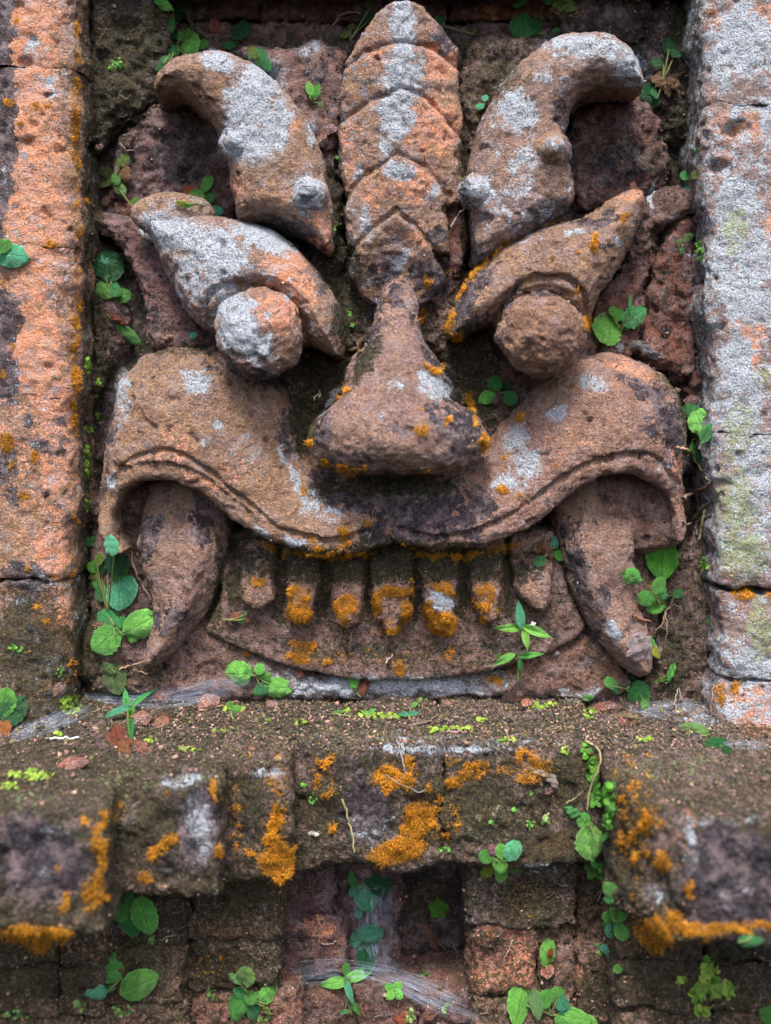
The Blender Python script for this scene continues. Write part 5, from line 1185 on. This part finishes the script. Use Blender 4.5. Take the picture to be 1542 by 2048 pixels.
def chip(label, px, py, w, h, col, name='brick_chip', cat='brick chip', group='loose brick chips lying on the ledge'):
    loc, nor, d = hit(px, py)
    k = (loc - CAMP).length / (DIST * S)
    bx = []
    for a in (-1, 1):
        for b in (-1, 1):
            for c in (-1, 1): bx.append(.8 * Vector((a * R(.5, 1), b * R(.6, 1), c * R(.6, 1))))
    bx += [Vector((R(-.3, .3), -1.15, R(-.3, .3))), Vector((1.2, R(-.3, .3), R(-.3, .3))), Vector((-1.2, R(-.3, .3), R(-.3, .3))), Vector((R(-.3, .3), R(-.3, .3), 1.2))]
    import bmesh
    bm = bmesh.new()
    for v in bx: bm.verts.new((v.x * w / 2 * S * k, v.y * min(w, h) / 2 * S * k, v.z * h / 2 * S * k))
    bmesh.ops.convex_hull(bm, input=bm.verts)
    bmesh.ops.delete(bm, geom=[v for v in bm.verts if not v.link_faces], context='VERTS')
    me = bpy.data.meshes.new(name); bm.to_mesh(me); bm.free()
    for p in me.polygons: p.use_smooth = False
    set_color(me, 'tint', np.tile(np.array(col) * 1.0, (len(me.vertices), 1)) * rng.uniform(.8, 1.2, (len(me.vertices), 1)))
    z3 = np.zeros((len(me.vertices), 3)); set_color(me, 'growth_a', z3); set_color(me, 'growth_shade_b', z3 + .12)
    me.materials.append(STONE)
    o = bpy.data.objects.new(name, me); COL.objects.link(o)
    o.location = loc + nor * (h * .22 * S)
    o.rotation_euler = (R(-.3, .3), R(-.4, .4), R(-.5, .5))
    return tag(o, label, cat, group)
chip("pink brick chip under the dusty web", 325, 1390, 34, 26, (.50,.26,.19))
chip("largest pink brick chip at the edge of the dusty web", 415, 1410, 44, 34, (.52,.28,.21))
chip("orange-tan brick chip beside the pinkish dead leaf on the ledge", 283, 1444, 34, 28, (.48,.26,.17))
chip("rounded pink crumb on the ledge between web and light-green weed", 545, 1412, 22, 18, (.50,.30,.25))
chip("flat dark-topped brick chip on the ledge under the far tusk", 1212, 1422, 56, 24, (.34,.16,.10))
chip("small orange pebble beside the flat dark-topped chip", 1243, 1446, 14, 22, (.50,.26,.18))
chip("orange chip on the ledge below the tall flowering weed", 1056, 1410, 26, 20, (.52,.22,.11))
chip("round pink pebble on the ledge close to the root of the flowering weed", 893, 1412, 18, 16, (.50,.28,.22))
chip("long pink brick flake near the blurred corner of the ledge", 145, 1535, 54, 26, (.44,.20,.14))
chip("salmon pebble on the ledge beside the curled chocolate-brown leaf", 505, 1500, 12, 10, (.55,.28,.2))
chip("pale crumb on the rim of the middle ledge block", 1372, 742, 24, 20, (.30,.17,.13))
chip("tan crumb resting on the near cheek below the whitened brow", 338, 676, 18, 12, (.50,.32,.20))
chip("brown clod beside the round-leaved weed at the grey pilaster", 1388, 800, 34, 24, (.26,.14,.11))
chip("pinkish crumb stuck in the dark gap beside the orange pilaster", 199, 296, 16, 16, (.36,.19,.15))
chip("orange-pink stone stuck on the brick stack beside the bitten leaf", 1098, 1940, 26, 26, (.50,.20,.14))
chip("small pink brick fragment between the horn and the crest", 664, 262, 24, 24, (.32,.18,.17))
chip("second pink brick fragment just above the gap between horn and crest", 645, 285, 20, 30, (.36,.20,.15))
chip("purplish snail-like pebble on the central tooth", 762, 1234, 14, 10, (.22,.16,.17))
chip("pale pink crumb hanging at the orange mats under the middle ledge block", 731, 1740, 26, 20, (.45,.28,.22))
chip("whitish seed husk on the face of the middle ledge block", 627, 1667, 24, 9, (.75,.78,.72))
chip("tiny white crumb below the flowering weed", 1113, 1307, 9, 9, (.7,.74,.8))

def strand(name, label, cat, pts, r0, r1, col, lift=8, group=None, parts=None):
    def path(pts, r0, r1, wig=2.5):
        P = []
        for px, py in pts:
            loc, _, d = hit(px, py); P.append(loc - d * lift * S)
        Q = smooth_pts(np.array([tuple(p) for p in P]), False, 5)
        Q[1:-1] += rng.normal(0, wig * S * .5, Q[1:-1].shape)
        return ([Vector(q) for q in Q], r0 * S, r1 * S)
    paths = [path(pts, r0, r1)] + [path(p, r0 * .6, r1 * .7) for p in (parts or [])]
    me = tube_mesh(name, paths, col, DRY)
    return tag(link_mesh(name, me), label, cat, group)
RT = (.24, .16, .12); RB = (.40, .27, .17)
strand('root', "hairy brown root crossing the dark hole beside the grey pilaster", 'root', [(1366,998),(1385,985),(1404,978),(1424,965)], 4.5, 3, RT, 14, 'bare roots', [[(1366,1045),(1385,1048),(1400,1040),(1422,1030)],[(1385,1046),(1400,1020),(1424,1000)],[(1392,1045),(1394,1070)]])
strand('root', "yellow-green tipped root dangling in the dark hole beside the grey pilaster", 'root', [(1410,1018),(1406,1040),(1402,1060),(1397,1080)], 4, 2.5, (.36, .34, .16), 20, 'bare roots')
strand('root', "pale broken stalk sticking out under the round-leaved weed by the grey pilaster", 'root', [(1350,892),(1368,898),(1384,906)], 2.6, 3, RB, 12, 'bare roots', [[(1384,906),(1400,935),(1415,960)]])
strand('root', "thin bare roots spread in the dark pocket under the tall oval-leaved weed", 'root', [(1330,1222),(1326,1245),(1310,1260)], 2.2, 1, RT, 14, 'bare roots', [[(1330,1222),(1350,1210),(1365,1220)],[(1330,1222),(1334,1260),(1328,1290)],[(1345,1190),(1330,1200),(1322,1222)]])
strand('root', "bent rusty stalk lying across the far tusk", 'root', [(1264,1230),(1282,1240),(1300,1242)], 3, 2.4, (.30,.14,.08), 9, 'bare roots')
strand('root', "long thin root running along the edge of the near tusk", 'root', [(262,1100),(270,1140),(285,1170),(302,1200)], 1.8, 1.3, (.34,.22,.16), 10, 'bare roots', [[(250,1108),(262,1098),(270,1096)]])
strand('twig', "pale forked twig above the dusty web by the foot of the near tusk", 'twig', [(238,1338),(262,1332),(300,1322)], 1.8, 1.6, (.40,.27,.18), 8, 'fallen twigs', [[(266,1340),(296,1346)]])
strand('root', "tangled dark rootlets in the shaded recess behind the hooked horn", 'root', [(240,285),(252,300),(270,300),(278,285)], 1.6, 1, RT, 8, 'bare roots', [[(238,190),(250,196),(262,190)],[(246,270),(262,268),(276,280)]])
strand('root', "dark hanging root beside the top of the horn near the soil", 'root', [(372,10),(378,40),(395,58),(418,76)], 3.5, 2, (.10,.08,.05), 10, 'bare roots', [[(392,60),(380,52)]])
strand('root', "curving pale root in the black shadow above the crest", 'root', [(665,52),(684,30),(705,24),(722,26)], 2, 1.4, RT, 8, 'bare roots')
strand('root', "brown root hairs in the shadow over the gap between horn and crest", 'root', [(548,48),(560,50),(575,42)], 1.8, 1, RT, 8, 'bare roots', [[(455,70),(470,74),(490,84)],[(540,40),(548,60),(560,80)]])
strand('twig', "dry straw lying slantwise beside the horn knob nearest the crest", 'twig', [(902,454),(915,432),(930,415)], 1.4, 1.2, (.50,.42,.36), 8, 'fallen twigs', [[(905,380),(930,362),(945,345)]])
strand('root', "twisted cream rootlet on the cheek of the nose moss", 'root', [(628,800),(632,790),(640,792),(638,780)], 1.2, .8, (.55,.50,.42), 6, 'bare roots')
strand('twig', "cream straw stuck on the middle of the lower lip", 'twig', [(772,1326),(784,1308)], 1.7, 1.5, (.60,.48,.32), 5, 'fallen twigs')
strand('twig', "brown straw on the lower lip beside the orange moss clump", 'twig', [(620,1322),(624,1348)], 1.4, 1, (.50,.32,.18), 5, 'fallen twigs', [[(706,1262),(700,1290)]])
strand('twig', "wispy fallen rootlet along the foot of the lower lip", 'twig', [(815,1362),(835,1356),(868,1360)], 1.4, 1, (.34,.28,.20), 4, 'fallen twigs')
strand('twig', "purplish stalk lying on the ledge below the centre", 'twig', [(893,1464),(920,1464),(944,1463)], 2.2, 2, (.36,.18,.20), 5, 'fallen twigs')
strand('twig', "knotted brown twig lying on the ledge below the white-spotted tooth", 'twig', [(820,1450),(850,1446),(880,1438),(905,1446)], 3, 2, (.16,.12,.10), 5, 'fallen twigs', [[(862,1442),(880,1428)]])
strand('twig', "straw lying on the ledge by the largest pink chip", 'twig', [(398,1420),(430,1414),(472,1400)], 2, 1.4, (.36,.22,.14), 5, 'fallen twigs')
strand('twig', "white straw on the ledge before the orange pilaster", 'twig', [(92,1477),(125,1477),(158,1474)], 2.2, 2, (.70,.72,.68), 5, 'fallen twigs')
strand('twig', "long yellow straw hanging down the face of the middle ledge block", 'twig', [(684,1598),(696,1640),(704,1670),(708,1705)], 2, 1.3, (.42,.36,.16), 7, 'fallen twigs', [[(683,1572),(680,1580)]])
strand('root', "grey rootlet hanging over the orange mat of the middle ledge block", 'root', [(793,1478),(802,1510),(812,1548)], 1.6, 1.3, (.30,.26,.24), 6, 'bare roots', [[(770,1550),(800,1568),(830,1582),(852,1582)]])
strand('root', "yellowish climbing root beside the green moss trail", 'root', [(1170,1482),(1196,1498),(1202,1525),(1182,1570),(1174,1620)], 2.4, 1.8, (.32,.26,.14), 9, 'bare roots', [[(1132,1606),(1150,1595),(1166,1582)]])
strand('root', "short thin root below the clover beside the big ledge block", 'root', [(1200,1745),(1205,1780),(1195,1800)], 1.6, 1.1, (.26,.22,.14), 9, 'bare roots')
strand('root', "thin root wandering down the brick stack beneath the second ledge block", 'root', [(396,1780),(396,1820),(380,1850),(345,1872),(320,1880)], 1.7, 1, (.22,.18,.12), 7, 'bare roots', [[(428,1790),(432,1812)]])
strand('root', "curled pale rootlet inside the slot under the ledge", 'root', [(638,1868),(640,1885),(655,1890),(672,1882)], 1.4, 1, (.38,.30,.26), 6, 'bare roots')
strand('root', "ragged rootlets on the lower brick beside the slot", 'root', [(1026,1880),(1014,1905),(1006,1930)], 1.8, 1, (.28,.22,.18), 7, 'bare roots', [[(1016,1970),(1012,1990),(1024,1985)],[(900,1880),(915,1910),(905,1940)],[(880,1890),(895,1900),(910,1905)]])
strand('twig', "dry upright stalk in the corner by the foot of the grey pilaster", 'twig', [(1426,1370),(1424,1400),(1422,1432)], 2, 1.4, (.26,.17,.11), 10, 'fallen twigs')
strand('twig', "thin forked straw under the twisted leaf by the far tusk", 'twig', [(1356,1378),(1350,1400),(1352,1420)], 1.4, .9, (.42,.34,.28), 8, 'fallen twigs', [[(1358,1376),(1366,1400)]])
def thicket(label, box, n, ln, col, seed):
    r = random.Random(seed); paths = []
    for _ in range(n):
        px, py = r.uniform(box[0], box[2]), r.uniform(box[1], box[3]); a = r.uniform(0, 6.28); P = []
        for k in range(5):
            loc, _, d = hit(px, py); P.append(loc - d * 4 * S)
            a += r.gauss(0, .5); px += math.cos(a) * ln / 4; py += math.sin(a) * ln / 4
        if max((P[i + 1] - P[i]).length for i in range(4)) > ln * S * .8: continue
        paths.append((P, r.uniform(.5, 1.1) * S, .4 * S))
    me = tube_mesh('rootlets', paths, col, DRY)
    tag(link_mesh('rootlets', me), label, 'rootlets', None, 'stuff')
thicket("fine dark rootlets matted in the recess around the horns", (170, 0, 1410, 760), 260, 26, (.11,.075,.055), 3)
thicket("fine pale rootlets on the damp wall under the ledge", (200, 1750, 1300, 2040), 130, 24, (.20,.15,.11), 4)
thicket("fine straw litter on the ledge top", (180, 1390, 1420, 1500), 110, 20, (.36,.26,.17), 5)

# ---------------------------------------------------------------- spider webs
def web_material():
    t = NT("web_silk")
    uv = t.n('ShaderNodeTexCoord').outputs['UV']
    mp = t.n('ShaderNodeMapping'); t.t.links.new(uv, mp.inputs[0]); mp.inputs['Scale'].default_value = (3, 15, 1)
    n1 = t.noise(mp.outputs[0], 1.6, 5, .7, .5); n2 = t.noise(uv, 5, 4, .6)
    sx = t.n('ShaderNodeSeparateXYZ'); t.t.links.new(uv, sx.inputs[0])
    eu = t.math('MULTIPLY', sx.outputs[0], t.math('SUBTRACT', 1.0, sx.outputs[0]))
    ev = t.math('MULTIPLY', sx.outputs[1], t.math('SUBTRACT', 1.0, sx.outputs[1]))
    fade = t.math('MULTIPLY', t.rng(eu, 0, .16), t.rng(ev, 0, .25))
    a = t.math('MULTIPLY', t.math('MULTIPLY', t.rng(n1, .38, .72), t.rng(n2, .36, .60, .1, 1)), fade)
    a = t.math('MULTIPLY', a, .55)
    b = t.n('ShaderNodeBsdfDiffuse', None, Color=(.50, .62, .82, 1))
    tr = t.n('ShaderNodeBsdfTransparent')
    m = t.n('ShaderNodeMixShader', None, i0=a)
    t.t.links.new(tr.outputs[0], m.inputs[1]); t.t.links.new(b.outputs[0], m.inputs[2]); t.t.links.new(m.outputs[0], t.out.inputs[0])
    return t.m
WEB = web_material()
def web(label, topl, botl, nstr=26, lift=10, sag=0):
    n, m = 24, 8
    T = smooth_pts(np.array(topl, float), False, 8); B = smooth_pts(np.array(botl, float), False, 8)
    def at(L, t): 
        q = t * (len(L) - 1); i = min(int(q), len(L) - 2); return L[i] * (1 - (q - i)) + L[i + 1] * (q - i)
    G = [[None] * (m + 1) for _ in range(n + 1)]
    for i in range(n + 1):
        for j in range(m + 1):
            p = at(T, i / n) * (1 - j / m) + at(B, i / n) * (j / m)
            loc, nor, d = hit(p[0], p[1])
            G[i][j] = loc - d * (lift + sag * math.sin(math.pi * j / m)) * S
    A = np.array([[tuple(v) for v in r] for r in G])
    for _ in range(5):   # pull taut
        A[1:-1] = (A[:-2] + A[2:] + A[1:-1]) / 3
        A[:, 1:-1] = (A[:, :-2] + A[:, 2:] + A[:, 1:-1]) / 3
    V = A.reshape(-1, 3)
    F = [(i * (m + 1) + j, (i + 1) * (m + 1) + j, (i + 1) * (m + 1) + j + 1, i * (m + 1) + j + 1) for i in range(n) for j in range(m)]
    me = mesh_np('silk_sheet', V, np.array(F))
    uvl = me.uv_layers.new(name='UVMap')
    UV = np.array([(i / n, j / m) for i in range(n + 1) for j in range(m + 1)], np.float32)
    li = np.zeros(len(me.loops), np.int32); me.loops.foreach_get('vertex_index', li)
    uvl.data.foreach_set('uv', UV[li].ravel())
    e = thing('spider_web', label, 'spider web', Vector(V.mean(0)), 'dusty spider webs')
    link_mesh('silk_sheet', me, e, WEB)
    paths = []
    for _ in range(int(nstr * .14)):
        j0, j1 = R(0, m), R(0, m); i0 = R(0, n * .4); i1 = R(n * .6, n)
        P = []
        for k in range(9):
            t = k / 8; i, j = lerp(i0, i1, t), lerp(j0, j1, t)
            a, b = int(min(i, n - 1)), int(min(j, m - 1)); fi, fj = i - a, j - b
            q = A[a, b] * (1 - fi) * (1 - fj) + A[a + 1, b] * fi * (1 - fj) + A[a, b + 1] * (1 - fi) * fj + A[a + 1, b + 1] * fi * fj
            P.append(Vector(q) + Vector((0, -2 * S, 0)))
        paths.append((P, (.13 * S), .13 * S))
    link_mesh('silk_thread', tube_mesh('silk_thread', paths, (.42, .48, .58), DRY), e)
web("dusty white funnel web stretched along the foot of the near tusk", [(160,1385),(240,1380),(340,1372),(440,1352),(500,1345)], [(165,1395),(230,1412),(320,1420),(420,1405),(520,1372)], 34, 16)
web("dense bluish web patch at the foot of the orange pilaster", [(10,1470),(40,1445),(90,1432),(150,1400)], [(20,1486),(70,1476),(120,1462),(200,1420)], 24, 8)
web("bluish web dust in the corner by the foot of the grey pilaster", [(1250,1405),(1310,1400),(1370,1395),(1420,1410)], [(1250,1430),(1310,1440),(1370,1446),(1432,1462)], 20, 6)
web("small bluish web in front of the foot of the grey pilaster", [(1440,1482),(1480,1478),(1540,1482)], [(1450,1496),(1490,1500),(1540,1500)], 8, 6)
web("wide grey funnel web sagging across the bottom of the slot", [(560,1930),(640,1915),(720,1920),(800,1935),(880,1960),(960,2010)], [(600,1975),(680,1970),(740,1960),(800,1985),(880,2040),(990,2060)], 46, 18)
web("thin vertical web veil hanging in the slot under the ledge", [(700,1770),(700,1830),(700,1900),(710,1940)], [(795,1760),(792,1830),(800,1900),(820,1950)], 22, 12)
